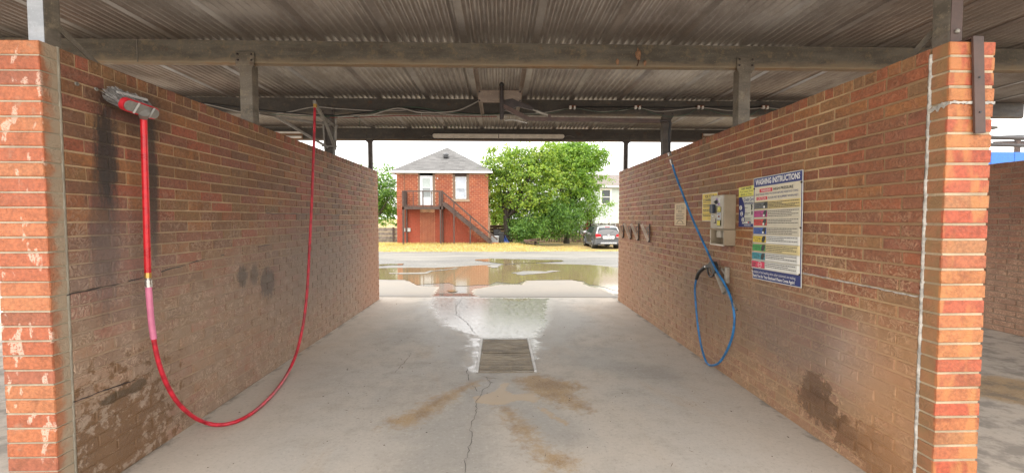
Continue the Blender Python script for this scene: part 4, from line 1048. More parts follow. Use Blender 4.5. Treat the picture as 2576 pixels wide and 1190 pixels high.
ccm.rect(.13, .222, .15, .234, W_, "card_logo"); ccm.rect(.152, .222, .172, .234, REDI, "card_logo"); ccm.rect(.174, .222, .194, .234, NAVY, "card_logo"); ccm.lines(.10, .25, .20, 1, .01, .006, W_, 7)
yt = Board("card_reader_sign", wall_mtx(3.892, 1.800, R(1.2)), .240, .086, ink("lemon", (.70, .66, .10)), .002)
tag(yt.o, 'small yellow card reader notice above the credit card sticker', 'sign')
yt.text("CARD READER", 0, .024, .024, K_, width=.16, center=.12, bold=.0008); yt.text("First Swipe Gives", 0, .050, .026, K_, width=.20, center=.12); yt.text("$4.00 in Time", 0, .076, .026, K_, width=.165, center=.12)
fy = Board("convenience_sign", wall_mtx(4.60, 1.785), .325, .291, YEL, .002, rim=ink("yellow_rim", (.66, .62, .52)))
tag(fy.o, 'yellow convenience notice with black print behind the coin box', 'sign')
fy.text("FOR YOUR", 0, .052, .048, K_, width=.19, center=.16, bold=.001); fy.text("CONVENIENCE", 0, .088, .042, K_, width=.27, center=.162, bold=.001); fy.rect(.012, .099, .313, .102, K_, "rule")
for i, yy in enumerate((.118, .134, .168, .184, .218, .234)): fy.lines(.02 + .012 * (i % 2), yy, .305 - .02 * (i % 2), 1, .01, .008, K_, 20 + i)
fy.lines(.13, .262, .20, 1, .01, .005, ink("ochre", (.35, .2, .03)), 3)
sf = Board("spot_free_sign", wall_mtx(5.335, 1.703), .335, .268, ink("buff", (.62, .47, .27)), .002)
tag(sf.o, 'faded buff spot free rinse notice left of the blue hose', 'sign')
BRN = ink("brown_print", (.10, .07, .05))
sf.lines(.05, .022, .28, 1, .01, .008, BRN, 31); sf.text("SPOT FREE", 0, .075, .052, BRN, width=.24, center=.168); sf.text("RINSE", 0, .112, .045, BRN, width=.12, center=.168)
for i, yy in enumerate((.128, .148, .168, .186)): sf.lines(.05, yy, .29 - .02 * (i % 2), 1, .01, .008, BRN, 33 + i)
arc = [(.168 + .10*math.cos(R(200 + 14*k)), .262 + .06*math.sin(R(200 + 14*k))) for k in range(11)]
sf.shape(arc + [(.168 + (x - .168)*.93, .262 + (y - .262)*.90) for x, y in arc[::-1]], BRN, "emblem_arc"); sf.lines(.04, .245, .30, 1, .01, .004, BRN, 40)

# ------------------------------------------------------------------ coin box
m_tan = flat("tan_enamel", (.30, .24, .165), .45, .1, .12, 5); m_face = flat("brushed_panel", (.24, .215, .175), .35, .55, .15)
cb = empty("coin_box", (2.13, 4.07, 1.5)); tag(cb, 'tan steel coin box with dial, card slot and open tray on the wall', 'coin box')
X0, X1, Ya, Yb = 2.078, XR, 3.945, 4.20
world_child(MB().box((X0, Ya, 1.420), (X1, Yb, 1.742), .005), "cabinet", m_tan, cb)
tr = MB()
tr.box((X1 - .012, Ya, 1.268), (X1, Yb, 1.414)); tr.box((X0 + .002, Ya, 1.268), (X1 - .012, Ya + .012, 1.414)); tr.box((X0 + .002, Yb - .012, 1.268), (X1 - .012, Yb, 1.414)); tr.box((X0 + .002, Ya + .012, 1.268), (X1 - .012, Yb - .012, 1.280)); tr.box((X0 + .03, Ya + .012, 1.402), (X1 - .012, Yb - .012, 1.414))
world_child(tr, "tray", m_tan, cb)
world_child(MB().box((X0, Ya, 1.264), (X0 + .010, Yb, 1.272)).box((X0, Yb - .008, 1.272), (X0 + .010, Yb, 1.414)), "tray_rim", flat("bare_steel", (.5, .47, .42), .35, .6), cb)
world_child(MB().box((X0 + .035, 4.075, 1.335), (X1 - .012, 4.150, 1.400), .004), "tray_cup", flat("pale_plastic", (.42, .38, .31), .5), cb)
fc = Board("control_panel", Matrix(((0, 0, -1, X0 - .001), (-1, 0, 0, Yb - .008), (0, 1, 0, 1.736), (0, 0, 0, 1))), .240, .310, m_face, .002)
fm = fc.o.matrix_world.copy(); fc.o.parent = cb; fc.o.matrix_parent_inverse = Matrix.Translation(-cb.location)
STK = ink("sticker_yellow", (.72, .64, .05))
for j in range(2):
    for i in range(3):
        fc.rect(.095 + j*.042, .022 + i*.024, .130 + j*.042, .043 + i*.024, W_ if (i + j) % 3 else ink("lilac", (.35, .22, .5)), "dial_label"); fc.lines(.10 + j*.042, .029 + i*.024, .127 + j*.042, 1, .01, .005, K_, i + j)
fc.rect(.135, .105, .195, .155, K_, "sticker_border"); fc.rect(.138, .108, .192, .152, STK, "sticker"); fc.text("$1.00", 0, .126, .018, K_, center=.165, maxw=.045); fc.lines(.148, .134, .185, 2, .009, .005, K_, 3)
fc.rect(.135, .160, .195, .225, ink("pale_blue", (.42, .44, .45)), "display_plate"); fc.rect(.145, .185, .185, .208, ink("display", (.10, .01, .02), .2), "display"); fc.lines(.145, .168, .185, 1, .01, .006, NAVY, 5)
fc.rect(.135, .232, .195, .285, K_, "sticker_border"); fc.rect(.138, .238, .192, .279, STK, "sticker"); fc.lines(.148, .246, .183, 3, .009, .004, ink("ochre", (.35, .2, .03)), 3)
MB().lathe([(.020, .002), (.020, .012), (.012, .014), (.010, .026), (.004, .026)], 14, (.118, -.058, 0)).box((.103, -.062, .014), (.133, -.054, .030), .003).build("dial_knob", m_black, fc.o)
MB().box((.022, -.165, .002), (.082, -.078, .028), .005).build("card_reader", flat("dark_blue_plastic", (.02, .028, .05), .4), fc.o)
MB().box((.028, -.160, .027), (.036, -.084, .030)).build("card_slot", m_black, fc.o)
MB().lathe([(.009, .002), (.009, .010), (.004, .011)], 12, (.048, -.190, 0)).build("lock", m_chrome, fc.o)
MB().box((.075, -.262, .002), (.105, -.252, .010), .002).box((.098, -.255, .002), (.103, -.215, .006)).build("coin_slot", m_dark, fc.o)

# ------------------------------------------------------------------ four mat clips far along the right wall
def clip():
    t = empty("mat_clip")
    MB().box((-.016, -.012, -.13), (.0, .012, .13), .002).build("back_strap", m_brown, t)
    MB().bar((-.02, 0, -.125), (-.125, 0, .125), .036, .016, (0, 1, 0)).build("clip_arm", flat("worn_clip", (.62, .52, .43), .5, .1, .3), t)
    MB().tube([(-.018, -.022, -.125), (-.018, .022, -.125)], .012, 10).build("hinge", m_dark, t)
    MB().tube(smooth_path([(-.012, .0, .09), (-.05, .0, .06), (-.03, 0, .0), (-.055, 0, -.04)], 5), .008, 8).build("spring", m_mid, t)
    return t
c0 = clip(); kids = [c for c in c0.children]
for i, (yy, lb) in enumerate(((6.225, 'V shaped steel mat clip nearest the spot free notice'), (6.72, 'second mat clip out from the spot free notice'), (7.115, 'third mat clip out from the spot free notice'), (7.555, 'mat clip nearest the outer end of the right wall'))):
    if i == 0: t = c0
    else:
        t = c0.copy(); COL.objects.link(t)
        for ch in kids: c = ch.copy(); COL.objects.link(c); c.parent = t
    t.location = (XR - .002, yy, 1.312); t.rotation_euler = (0, 0, R(random.uniform(-6, 6))); tag(t, lb, 'clip', 'mat clips on the right wall')

# ------------------------------------------------------------------ red brick house across the lot
HY = 31.0; Z6 = (980, 360, 4.25)
def h6(x, y, Y=HY): return onY(Y, *zp([(x, y)], *Z6)[0])
hx0, hx1 = h6(133, 700).x, h6(1121, 700).x; hz0, hz1 = -.42, h6(600, 352).z
HD = 6.4
hs = empty("brick_house", ((hx0+hx1)/2, HY, hz0)); tag(hs, 'two storey red brick house with grey hipped roof and outside stair', 'house')
def hbrick(name, pal, dull=0.0):
    g = G(name, .8); p = g.pos(); r = g.rand(); k = 1/len(pal)
    c = g.ramp(r, [(i*k, q) for i, q in enumerate(pal)], 'CONSTANT')
    n = g.noise(p, 3, 5, .65); c = g.mix(g.mapr(n, .4, .7, 0, .45), c, (.20, .055, .03)); c = g.mix(g.mapr(g.noise(p, 30, 4, .7), .5, .7, 0, .3), c, (.40, .17, .10))
    g.set(Base_Color=c, Normal=g.bump(g.noise(p, 60, 4, .6), .3, .01)); return g.m
m_hb = hbrick("painted_block", [(.38, .097, .038), (.34, .083, .034), (.40, .11, .044), (.32, .08, .036)])
m_hp = hbrick("painted_wall", [(.34, .066, .032), (.34, .066, .032)])
m_hmo = flat("house_mortar", (.62, .37, .24), .9, 0, .25, 2)
m_hs = hbrick("small_patch_brick", [(.34, .085, .036), (.37, .105, .045), (.31, .075, .034)])
m_trim = flat("brown_trim", (.21, .135, .085), .7, 0, .15, 3); m_trimw = flat("white_fascia", (.72, .72, .71), .5)
m_doorw = flat("white_door", (.70, .71, .72), .4); m_wood = flat("weathered_brown_timber", (.075, .048, .038), .8, 0, .35, 8, .3)
def glassy(name, col, rough=.06):
    g = G(name, rough); p = g.pos(); g.set(Base_Color=g.mix(g.noise(p, 2, 3), col, tuple(c*.7 for c in col))); return g.m
m_glass = glassy("window_glass", (.06, .07, .075)); m_curt = flat("curtain", (.55, .58, .64), .8, 0, .12, 1.5)
door = (h6(380, 372), h6(522, 692)); win = (h6(765, 385), h6(885, 625)); opd = (h6(363, 352), h6(547, 694)); opw = (h6(738, 352), h6(914, 652))
pat = (h6(385, 765), h6(545, 1112))
# shell with real openings: slabs round the door and the window
def slab(b, x0, x1, z0, z1): b.box((x0, HY, z0), (x1, HY + .22, z1))
zt = hz1; b = MB()
slab(b, hx0, opd[0].x, hz0, zt); slab(b, opd[0].x, opd[1].x, hz0, opd[1].z); slab(b, opd[1].x, opw[0].x, hz0, zt); slab(b, opw[0].x, opw[1].x, hz0, opw[1].z); slab(b, opw[1].x, hx1, hz0, zt)
b.box((hx0, HY + .22, hz0), (hx0 + .2, HY + HD, zt)); b.box((hx1 - .2, HY + .22, hz0), (hx1, HY + HD, zt)); b.box((hx0 + .2, HY + HD - .2, hz0), (hx1 - .2, HY + HD, zt))
world_child(b, "wall_shell", m_hmo, hs)
world_child(MB().box((hx0 + .2, HY + .225, 2.0), (hx1 - .2, HY + HD - .2, 2.1)), "inner_floor", m_trim, hs)
BLm, BHm = .326, .1365
hb = [brick_mesh("brick", BLm - .03, BHm - .024, .05, m_hb, 70 + i, .006) for i in range(4)]
for me in hb:
    for v in me.vertices: v.co = (v.co.y, v.co.x, v.co.z)
hp_ = [me.copy() for me in hb]
for me in hp_: me.materials.clear(); me.materials.append(m_hp)
r6 = random.Random(11); keepn = 0; rest = MB(); restp = MB(); nrow = int((zt - hz0) / BHm)
zlow = h6(300, 745).z
cand = []
for k in range(nrow):
    z = hz0 + BHm * (k + .5); x = hx0 - (BLm/2 if k % 2 else 0)
    while x < hx1 - .02:
        a, c = max(x, hx0) + .015, min(x + BLm, hx1) - .015; x += BLm
        segs = [(a, c)]
        for (o0, o1) in ((opd[0], opd[1]), (opw[0], opw[1]), (pat[0], pat[1])):
            if o1.z - .02 < z < o0.z + .3:
                ns = []
                for s0, s1 in segs:
                    if s1 <= o0.x or s0 >= o1.x: ns.append((s0, s1)); continue
                    if s0 < o0.x: ns.append((s0, o0.x - .012))
                    if s1 > o1.x: ns.append((o1.x + .012, s1))
                segs = ns
        for s0, s1 in segs:
            if s1 - s0 > .05: cand.append((s0, s1, z))
def painted(s):      # the lower storey is painted over its joints, up to a slanting line under the stair
    x, z = (s[0] + s[1]) / 2, s[2]
    lim = zlow if x < h6(640, 700).x else zlow - (x - h6(640, 700).x) * .86 + .1
    return z < lim
up = [c for c in cand if not painted(c)]
for i, (s0, s1, z) in enumerate(cand):
    pt = painted((s0, s1, z)); L = s1 - s0; me = (hp_ if pt else hb)[r6.randrange(4)]; sc = L / (BLm - .03)
    if pt: sc *= 1.085
    off = Vector(((s0 + s1)/2, HY - .012 + r6.uniform(-.003, .003) + (.002 if pt else 0), z)); szc = 1.17 if pt else 1
    if not pt and keepn < 300:
        keepn += 1; inst("brick", me, hs, off - hs.location, (0, 0, 0), (sc, 1, szc))
    else:
        tgt = restp if pt else rest
        tgt.add([(v.co.x*sc + off.x, v.co.y + off.y, v.co.z*szc + off.z) for v in me.vertices], [list(p.vertices) for p in me.polygons])
if rest.v: o = world_child(rest, "brickwork", m_hb, hs); o['kind'] = 'stuff'
o = world_child(restp, "painted_brickwork", m_hp, hs); o['kind'] = 'stuff'
# bricked-up doorway below the landing
pb = brick_mesh("patch_brick", .20, .062, .05, m_hs, 90, .004)
for v in pb.vertices: v.co = (v.co.y, v.co.x, v.co.z)
z = pat[1].z + .035; k = 0
while z < pat[0].z:
    x = pat[0].x + .015 - (.11 if k % 2 else 0)
    while x < pat[1].x - .03:
        a, c = max(x, pat[0].x + .01), min(x + .20, pat[1].x - .01); x += .222
        if c - a > .04: inst("patch_brick", pb, hs, Vector(((a+c)/2, HY - .004, z)) - hs.location, (0, 0, 0), ((c-a)/.2, 1, 1))
    z += .078; k += 1
# door
d0, d1 = door; fy_ = HY - .02
def hbx(name, x0, z0, x1, z1, y0, y1, mat, parent=hs): return world_child(MB().box((x0, y0, z0), (x1, y1, z1), .006), name, mat, parent)
dr = empty("door"); dr.parent = hs; dr.location = (0, 0, 0)
def sub(mb, name, mat, par, loc=None):
    o = mb.build(name, mat, par); o.matrix_parent_inverse = Matrix.Translation(-Vector(hs.location)); return o
hbx("door_frame", opd[0].x, opd[1].z, d0.x, zt, HY - .03, HY + .1, m_trim); hbx("door_frame", d1.x, opd[1].z, opd[1].x, zt, HY - .03, HY + .1, m_trim)
lt0, lt1 = h6(408, 405), h6(494, 606)
sub(MB().box((d0.x, HY + .03, d1.z), (lt0.x, HY + .08, d0.z)).box((lt1.x, HY + .03, d1.z), (d1.x, HY + .08, d0.z)).box((lt0.x, HY + .03, lt0.z), (lt1.x, HY + .08, d0.z)).box((lt0.x, HY + .03, d1.z), (lt1.x, HY + .08, lt1.z)), "door_leaf", m_doorw, dr)
mz = h6(450, 503).z
sub(MB().box((lt0.x, HY + .032, mz - .02), (lt1.x, HY + .07, mz + .02)), "mid_rail", m_doorw, dr)
sub(MB().box((lt0.x, HY + .055, mz + .02), (lt1.x, HY + .065, lt0.z)), "pane", flat("frosted_pane", (.42, .47, .44), .15), dr)
sub(MB().box((lt0.x, HY + .055, lt1.z), (lt1.x, HY + .065, mz - .02)), "pane", flat("grey_pane", (.26, .28, .27), .12), dr)
sub(MB().lathe([(.03, 0), (.035, -.05), (.0, -.06)], 8, (h6(512, 560).x, HY + .03, h6(512, 560).z), 'y'), "handle", m_brass, dr)
# window
w0, w1 = win; wn = empty("window"); wn.parent = hs
hbx("window_trim", opw[0].x, opw[1].z, w0.x - .02, zt, HY - .03, HY + .1, m_trim); hbx("window_trim", w1.x + .02, opw[1].z, opw[1].x, zt, HY - .03, HY + .1, m_trim)
hbx("window_trim", w0.x - .02, w0.z + .02, w1.x + .02, zt, HY - .03, HY + .1, m_wood)
hbx("sill", opw[0].x - .06, opw[1].z - .02, opw[1].x + .06, h6(800, 630).z, HY - .09, HY + .1, flat("stone_sill", (.34, .24, .16), .8))
mzw = h6(800, 508).z
sub(MB().box((w0.x, HY + .03, w1.z), (w0.x + .05, HY + .08, w0.z)).box((w1.x - .05, HY + .03, w1.z), (w1.x, HY + .08, w0.z)).box((w0.x + .05, HY + .03, w0.z - .05), (w1.x - .05, HY + .08, w0.z)).box((w0.x + .05, HY + .03, w1.z), (w1.x - .05, HY + .08, w1.z + .05)).box((w0.x + .05, HY + .03, mzw - .02), (w1.x - .05, HY + .08, mzw + .02)), "sash", m_trimw, wn)
sub(MB().box((w0.x + .05, HY + .058, mzw + .02), (w1.x - .05, HY + .064, w0.z - .05)), "pane", m_curt, wn)
sub(MB().box((w0.x + .05, HY + .058, w1.z + .05), (w1.x - .05, HY + .064, mzw - .02)), "pane", flat("curtain_low", (.42, .45, .49), .3, 0, .35, 2), wn)
# roof
ev = .42; ez = h6(600, 330).z; x0, x1, y0, y1 = hx0 - .34, hx1 + .32, HY - ev, HY + HD + ev
apx = Vector((h6(678, 70, HY + HD/2).x, HY + HD/2, h6(678, 70, HY + HD/2).z))
def shingles():
    g = G("grey_shingles", .9); p = g.pos()
    bk = g.n('ShaderNodeTexBrick', {'Vector': g.n('ShaderNodeVectorMath', {0: p, 1: (1, 0, 0)}, operation='MULTIPLY').outputs[0]})
    ss_ = g.sep(p); v = g.n('ShaderNodeCombineXYZ', {0: ss_[0], 1: g.math('MULTIPLY', ss_[2], 1.0), 2: 0.0}).outputs[0]
    g.put(bk.inputs['Vector'], v); bk.inputs['Scale'].default_value = 1; bk.inputs['Brick Width'].default_value = .42; bk.inputs['Row Height'].default_value = .10; bk.inputs['Mortar Size'].default_value = .006
    bk.inputs['Color1'].default_value = (.10, .097, .095, 1); bk.inputs['Color2'].default_value = (.165, .16, .157, 1); bk.inputs['Mortar'].default_value = (.07, .068, .066, 1); bk.offset = .37
    n = g.noise(g.scale(p, 1, 1, 6), 1.4, 5, .6)
    c = g.mix(g.mapr(n, .4, .65, 0, .5), bk.outputs['Color'], (.20, .195, .19)); g.set(Base_Color=c, Normal=g.bump(bk.outputs['Fac'], .3, .01)); return g.m
m_sh = shingles(); rf = empty("roof"); rf.parent = hs
base = [(x0, y0, ez), (x1, y0, ez), (x1, y1, ez), (x0, y1, ez)]
sub(MB().add(base + [tuple(apx)], [(0, 1, 4), (1, 2, 4), (2, 3, 4), (3, 0, 4), (3, 2, 1, 0)]), "shingle_slope", m_sh, rf)
# shingle courses standing proud on the slope that faces the lot
nr = 22
for k in range(nr):
    t0, t1 = k / nr, (k + 1) / nr; P = [Vector(base[0]).lerp(apx, t0), Vector(base[1]).lerp(apx, t0), Vector(base[1]).lerp(apx, t1), Vector(base[0]).lerp(apx, t1)]; up_ = Vector((0, -.010, .016))
    sub(MB().add([P[0] + up_, P[1] + up_, P[2] + up_*.2, P[3] + up_*.2, P[0], P[1]], [(0, 1, 2, 3), (4, 5, 1, 0)]), "shingle_course", m_sh, rf)
for a, c, nm in (((x0, y0, ez - .13), (x1, y0 + .03, ez - .001), 0), ((x1 - .03, y0 + .03, ez - .13), (x1, y1, ez - .001), 0), ((x0, y0 + .03, ez - .13), (x0 + .03, y1, ez - .001), 0)):
    sub(MB().box(a, c), "fascia", m_trimw, rf)
sub(MB().box((x0 + .03, y0 + .03, ez - .10), (x1 - .03, HY - .04, ez - .08)).box((hx1 + .01, HY, ez - .10), (x1 - .03, y1, ez - .08)), "soffit", m_trim, rf)
_n = (Vector(base[1]) - Vector(base[0])).cross(apx - Vector(base[0])); _r = Vector(ray(*zp([(663, 185)], *Z6)[0])); vt = Vector(CAM) + _r * ((Vector(base[0]) - Vector(CAM)).dot(_n) / _r.dot(_n)); vt.z += .12
sub(MB().lathe([(.09, -.3), (.09, .0), (.20, .0), (.22, .03), (.13, .05), (.13, .10), (.17, .11), (.21, .15), (.21, .22), (.17, .29), (.09, .33), (.01, .345)], 14, (vt.x, vt.y, vt.z - .05)), "roof_vent", flat('vent_grey', (.12, .12, .125), .5, .3), rf)
# meter boxes, conduit, little lamp
for (xa, za, xb, zb) in ((210, 940, 228, 978), (247, 940, 284, 978)):
    a, c = h6(xa, za), h6(xb, zb); hbx("meter_box", a.x, c.z, c.x, a.z, HY - .16, HY - .03, flat("meter_grey", (.42, .43, .41), .5))
a, c = h6(217, 735), h6(217, 940); world_child(MB().tube([(a.x, HY - .06, c.z), (a.x, HY - .06, zt)], .02, 8), "conduit", m_trim, hs)
a = h6(575, 405); world_child(MB().box((a.x - .04, HY - .14, a.z - .05), (a.x + .04, HY - .03, a.z + .05), .01), "porch_lamp", m_trimw, hs)

# ------------------------------------------------------------------ landing and stair
PY = 29.75
st_ = empty("timber_stair", (h6(600, 1110, PY).x, PY, gz(-4, PY).item())); tag(st_, 'dark weathered timber landing and stair against the red house', 'stair')
def p6(x, y, Y=PY): return h6(x, y, Y)
def tim(P, Q, w_, h_, name, m=m_wood, up=(0, 0, 1)): return world_child(MB().bar(P, Q, w_, h_, up), name, m, st_)
dL, dR = p6(192, 720).x, p6(632, 720).x; dz0, dz1 = p6(400, 735).z, p6(400, 706).z
n = 13
for k in range(n):
    xa = dL + (dR - dL) * k / n; world_child(MB().box((xa + .006, PY, dz1 - .04), (xa + (dR - dL)/n - .006, HY - .05, dz1), .004), "deck_board", m_wood, st_)
tim((dL, PY - .03, (dz0 + dz1)/2 - .02), (dR, PY - .03, (dz0 + dz1)/2 - .02), .05, dz1 - dz0, "rim_joist"); tim((dL + .03, PY, dz0 + .07), (dL + .03, HY - .05, dz0 + .07), .05, .14, "rim_joist"); tim((dR - .03, PY, dz0 + .07), (dR - .03, HY - .05, dz0 + .07), .05, .14, "rim_joist")
rt = p6(400, 542).z; gzf = lambda X, Y: float(gz(X, Y)) - .05
for px, y1_ in ((200, 540), (605, 540)):
    x = p6(px, 700).x; tim((x, PY, gzf(x, PY)), (x, PY, p6(px, y1_).z), .11, .11, "post", up=(0, 1, 0))
    tim((x, HY - .12, gzf(x, HY)), (x, HY - .12, rt), .09, .09, "post", up=(0, 1, 0))
for px in (310, 415, 505, 592, 622): x = p6(px, 700).x; tim((x, PY, dz1), (x, PY, rt), .075 if px in (415, 592, 622) else .05, .05, "baluster", up=(0, 1, 0))
for k in range(5): y = PY + .15 + k * .22; tim((dL + .03, y, dz1), (dL + .03, y, rt), .05, .09, "baluster", up=(0, 1, 0))
tim((dL, PY, rt), (dR, PY, rt), .07, .075, "handrail"); tim((dL + .03, PY, rt), (dL + .03, HY - .1, rt), .05, .06, "handrail"); tim((dL, PY, dz1 + .06), (dR, PY, dz1 + .06), .04, .05, "bottom_rail")
SY0, SY1 = PY, HY - .25
sa, sb = p6(632, 672), p6(1152, 1098)
for y in (SY0, SY1): tim((sa.x, y, sa.z), (sb.x, y, sb.z), .05, .26, "stringer")
ra, rb_ = p6(625, 548), p6(1222, 1066)
tim((ra.x, SY0, ra.z), (rb_.x, SY0, rb_.z), .06, .095, "handrail")
ns_ = 15
for k in range(ns_):
    t = (k + .6) / ns_; c = Vector((sa.x + (sb.x - sa.x) * t, 0, sa.z + (sb.z - sa.z) * t + .05))
    world_child(MB().box((c.x - .15, SY0 + .03, c.z - .02), (c.x + .13, SY1 - .03, c.z + .02), .004), "tread", m_wood if k not in (3, 11) else flat("pale_tread", (.42, .36, .30), .7), st_)
for px, ya in ((752, 650), (928, 800), (1150, 1005)):
    x = p6(px, 900).x; tim((x, SY0 - .06, gzf(x, SY0)), (x, SY0 - .06, p6(px, ya).z), .085, .09, "newel_post", up=(0, 1, 0))

# ------------------------------------------------------------------ foliage
def leaf_mat(name, cols, trans=.35):
    g = G(name, .55); r = g.rand(); p = g.pos()
    c = g.ramp(r, [(i / (len(cols) - 1), q) for i, q in enumerate(cols)])
    cl = g.noise(p, 1.15, 3, .55)
    c = g.mix(g.mapr(cl, .52, .68, 0, .75), c, cols[-1]); c = g.mix(g.mapr(cl, .46, .32, 0, .75), c, tuple(q * .8 for q in cols[0]))
    g.set(Base_Color=c)
    tr_ = g.n('ShaderNodeBsdfTranslucent', {'Color': g.n('ShaderNodeVectorMath', {0: c, 1: (1.5, 1.6, .8)}, operation='MULTIPLY').outputs[0]})
    m = g.n('ShaderNodeMixShader', {0: trans}); g.t.links.new(g.b.outputs[0], m.inputs[1]); g.t.links.new(tr_.outputs[0], m.inputs[2]); g.t.links.new(m.outputs[0], g.out.inputs[0])
    return g.m
m_lf1 = leaf_mat("leaves_mixed", [(.08, .15, .02), (.13, .23, .03), (.19, .31, .03), (.25, .35, .035), (.30, .36, .045)])
m_lf2 = leaf_mat("leaves_green", [(.055, .13, .03), (.09, .20, .035), (.13, .25, .035), (.18, .30, .045)])
m_lf3 = leaf_mat("leaves_bright", [(.09, .19, .025), (.15, .29, .03), (.23, .36, .04), (.22, .33, .05)])
m_bark = flat("grey_bark", (.055, .045, .037), .9, 0, .4, 6, .5)
def leaves(blobs, n, size, seed, clump=.38, per=26, drop=.35):
    """leaf-sized faces in loose clumps scattered through the given ellipsoids"""
    r = np.random.default_rng(seed); wts = np.array([b[1][0]*b[1][1]*b[1][2] for b in blobs]) ** .75; wts /= wts.sum()
    nc = n // per; which = r.choice(len(blobs), nc, p=wts)
    C = np.array([b[0] for b in blobs])[which]; Rd = np.array([b[1] for b in blobs])[which]
    d = r.normal(size=(nc, 3)); d /= np.linalg.norm(d, axis=1)[:, None]
    rad = r.random(nc) ** .5; rad = np.where(r.random(nc) < .16, rad * 1.3, rad)
    cc = C + d * Rd * rad[:, None]
    cs = clump * (.6 + .9 * r.random(nc))
    pos = np.repeat(cc, per, 0) + r.normal(size=(nc*per, 3)) * np.repeat(cs, per)[:, None] * np.array([.62, .62, .42])
    m = len(pos); s = size * (.55 + .9 * r.random(m))
    out = np.repeat(d, per, 0); nm = out * .6 + r.normal(size=(m, 3)) * .75 + np.array([0, -.12, .35]); nm /= np.linalg.norm(nm, axis=1)[:, None]
    t = r.normal(size=(m, 3)) + np.array([0, 0, -drop]); t -= nm * (t * nm).sum(1)[:, None]; t /= np.linalg.norm(t, axis=1)[:, None]; b = np.cross(nm, t)
    V = np.stack([pos - t*s[:, None]*.8, pos + b*s[:, None]*.42 - t*s[:, None]*.1 + nm*s[:, None]*.08, pos + t*s[:, None]*.8, pos - b*s[:, None]*.42 - t*s[:, None]*.1 + nm*s[:, None]*.08], 1).reshape(-1, 3)
    return V, np.arange(m * 4).reshape(-1, 4), cc
def tree(name, label, base, trunk_r, fork, blobs, n, size, mat, seed, group=None, cat='tree', lean=(0, 0), limbs=22, clump=.30, per=22):
    t = empty(name, base); tag(t, label, cat, group); B = Vector(base)
    V, Q, cc = leaves(blobs, n, size, seed, clump, per)
    me = bpy.data.meshes.new("crown"); me.from_pydata((V - np.array(base)).tolist(), [], Q.tolist()); me.materials.append(mat); o = link(bpy.data.objects.new("crown", me), t)
    if trunk_r:
        r = random.Random(seed); b = MB(); topc = Vector((lean[0], lean[1], fork)); mid_ = topc * .5 + Vector((r.uniform(-.12, .12), 0, 0))
        b.tube(smooth_path([(0, 0, -.1), mid_, topc], 6), [trunk_r * (1.25 - .5 * i / 12) for i in range(13)], 9); m = b.build("trunk", m_bark, t)
        lb = MB(); idx = [r.randrange(len(cc)) for _ in range(limbs)]
        for i in idx:
            e = Vector(cc[i]) - B; s = topc * r.uniform(.7, 1.0); k = s.lerp(e, .5) + Vector((r.uniform(-.3, .3), r.uniform(-.3, .3), r.uniform(.0, .5)))
            pth = smooth_path([s, k, e], 5); lb.tube(pth, [max(.012, trunk_r * .5 * (1 - j / 10.5)) for j in range(len(pth))], 6)
        lb.build("limbs", m_bark, t)
    return t
def gp_(x, Y): return Vector((onY(Y, x, 600).x, Y, float(gz(onY(Y, x, 600).x, Y))))
def blob(px, py, Y, rx, rz, ry=None):    # centre traced in the photo, radii in metres
    c = onY(Y, px, py); return (tuple(c), (rx, ry or rx, rz))
bT = gp_(1281, 32.5)
tree("shade_tree", 'broad shade tree with yellowing left side and dark trunk by the house', tuple(bT), .24, 2.5,
     [blob(1300, 455, 32.5, 2.3, 2.0), blob(1255, 430, 32, 1.25, 1.4), blob(1330, 405, 32.6, 1.8, 1.2), blob(1252, 505, 32.5, 1.2, 1.2), blob(1226, 405, 32.4, .4, .35), blob(1236, 380, 32.4, .5, .3), blob(1330, 510, 32, 1.9, 1.4), blob(1385, 460, 33, 2.0, 2.1), blob(1285, 388, 33, 1.3, .8), blob(1375, 395, 33, 1.4, 1.0)], 27000, .11, m_lf1, 21, 'trees beyond the lot', lean=(-.25, 0), limbs=40)
tree("tall_tree", 'tall bright green tree with a ragged right edge above the parked car', tuple(gp_(1425, 35)), .22, 2.6,
     [blob(1440, 420, 35, 2.1, 1.9), blob(1475, 395, 35, 1.5, 1.0), blob(1415, 385, 35, 1.9, 1.1), blob(1470, 450, 35, 1.0, 1.3), blob(1495, 415, 35, .7, .7), blob(1395, 430, 35, 1.2, 1.5), blob(1445, 480, 35, 1.6, 1.4), blob(1515, 385, 34.5, .55, .35), blob(1524, 405, 34.5, .3, .55), blob(1518, 440, 34.6, .28, .6), blob(1505, 470, 34.8, .4, .4), blob(1470, 372, 35, 1.2, .5)], 25000, .115, m_lf3, 22, 'trees beyond the lot', limbs=26)
tree("thicket", 'dense dark green thicket between the tree trunk and the fence', tuple(gp_(1345, 32)), .09, 1.0,
     [blob(1340, 570, 32, 1.5, 1.1), blob(1395, 555, 33, 1.5, 1.4), blob(1310, 585, 31.5, .8, .8), blob(1300, 560, 33.5, 1.0, .9), blob(1430, 545, 34, 1.3, 1.6), blob(1372, 525, 32.6, 1.5, 1.0)], 30000, .085, m_lf2, 23, None, 'bush', limbs=14)
tree("leafy_shrub", 'light green shrub with arching sprays before the pale house', tuple(gp_(1490, 35.5)), .06, 1.2,
     [blob(1485, 535, 35.5, .8, 1.1), blob(1495, 505, 35.5, .5, .7), blob(1530, 515, 35.2, .55, .22), blob(1515, 535, 35.3, .5, .3), blob(1460, 530, 35.5, .9, 1.3), blob(1530, 455, 36, .5, .12)], 4200, .09, m_lf3, 24, None, 'bush', limbs=18, per=18)
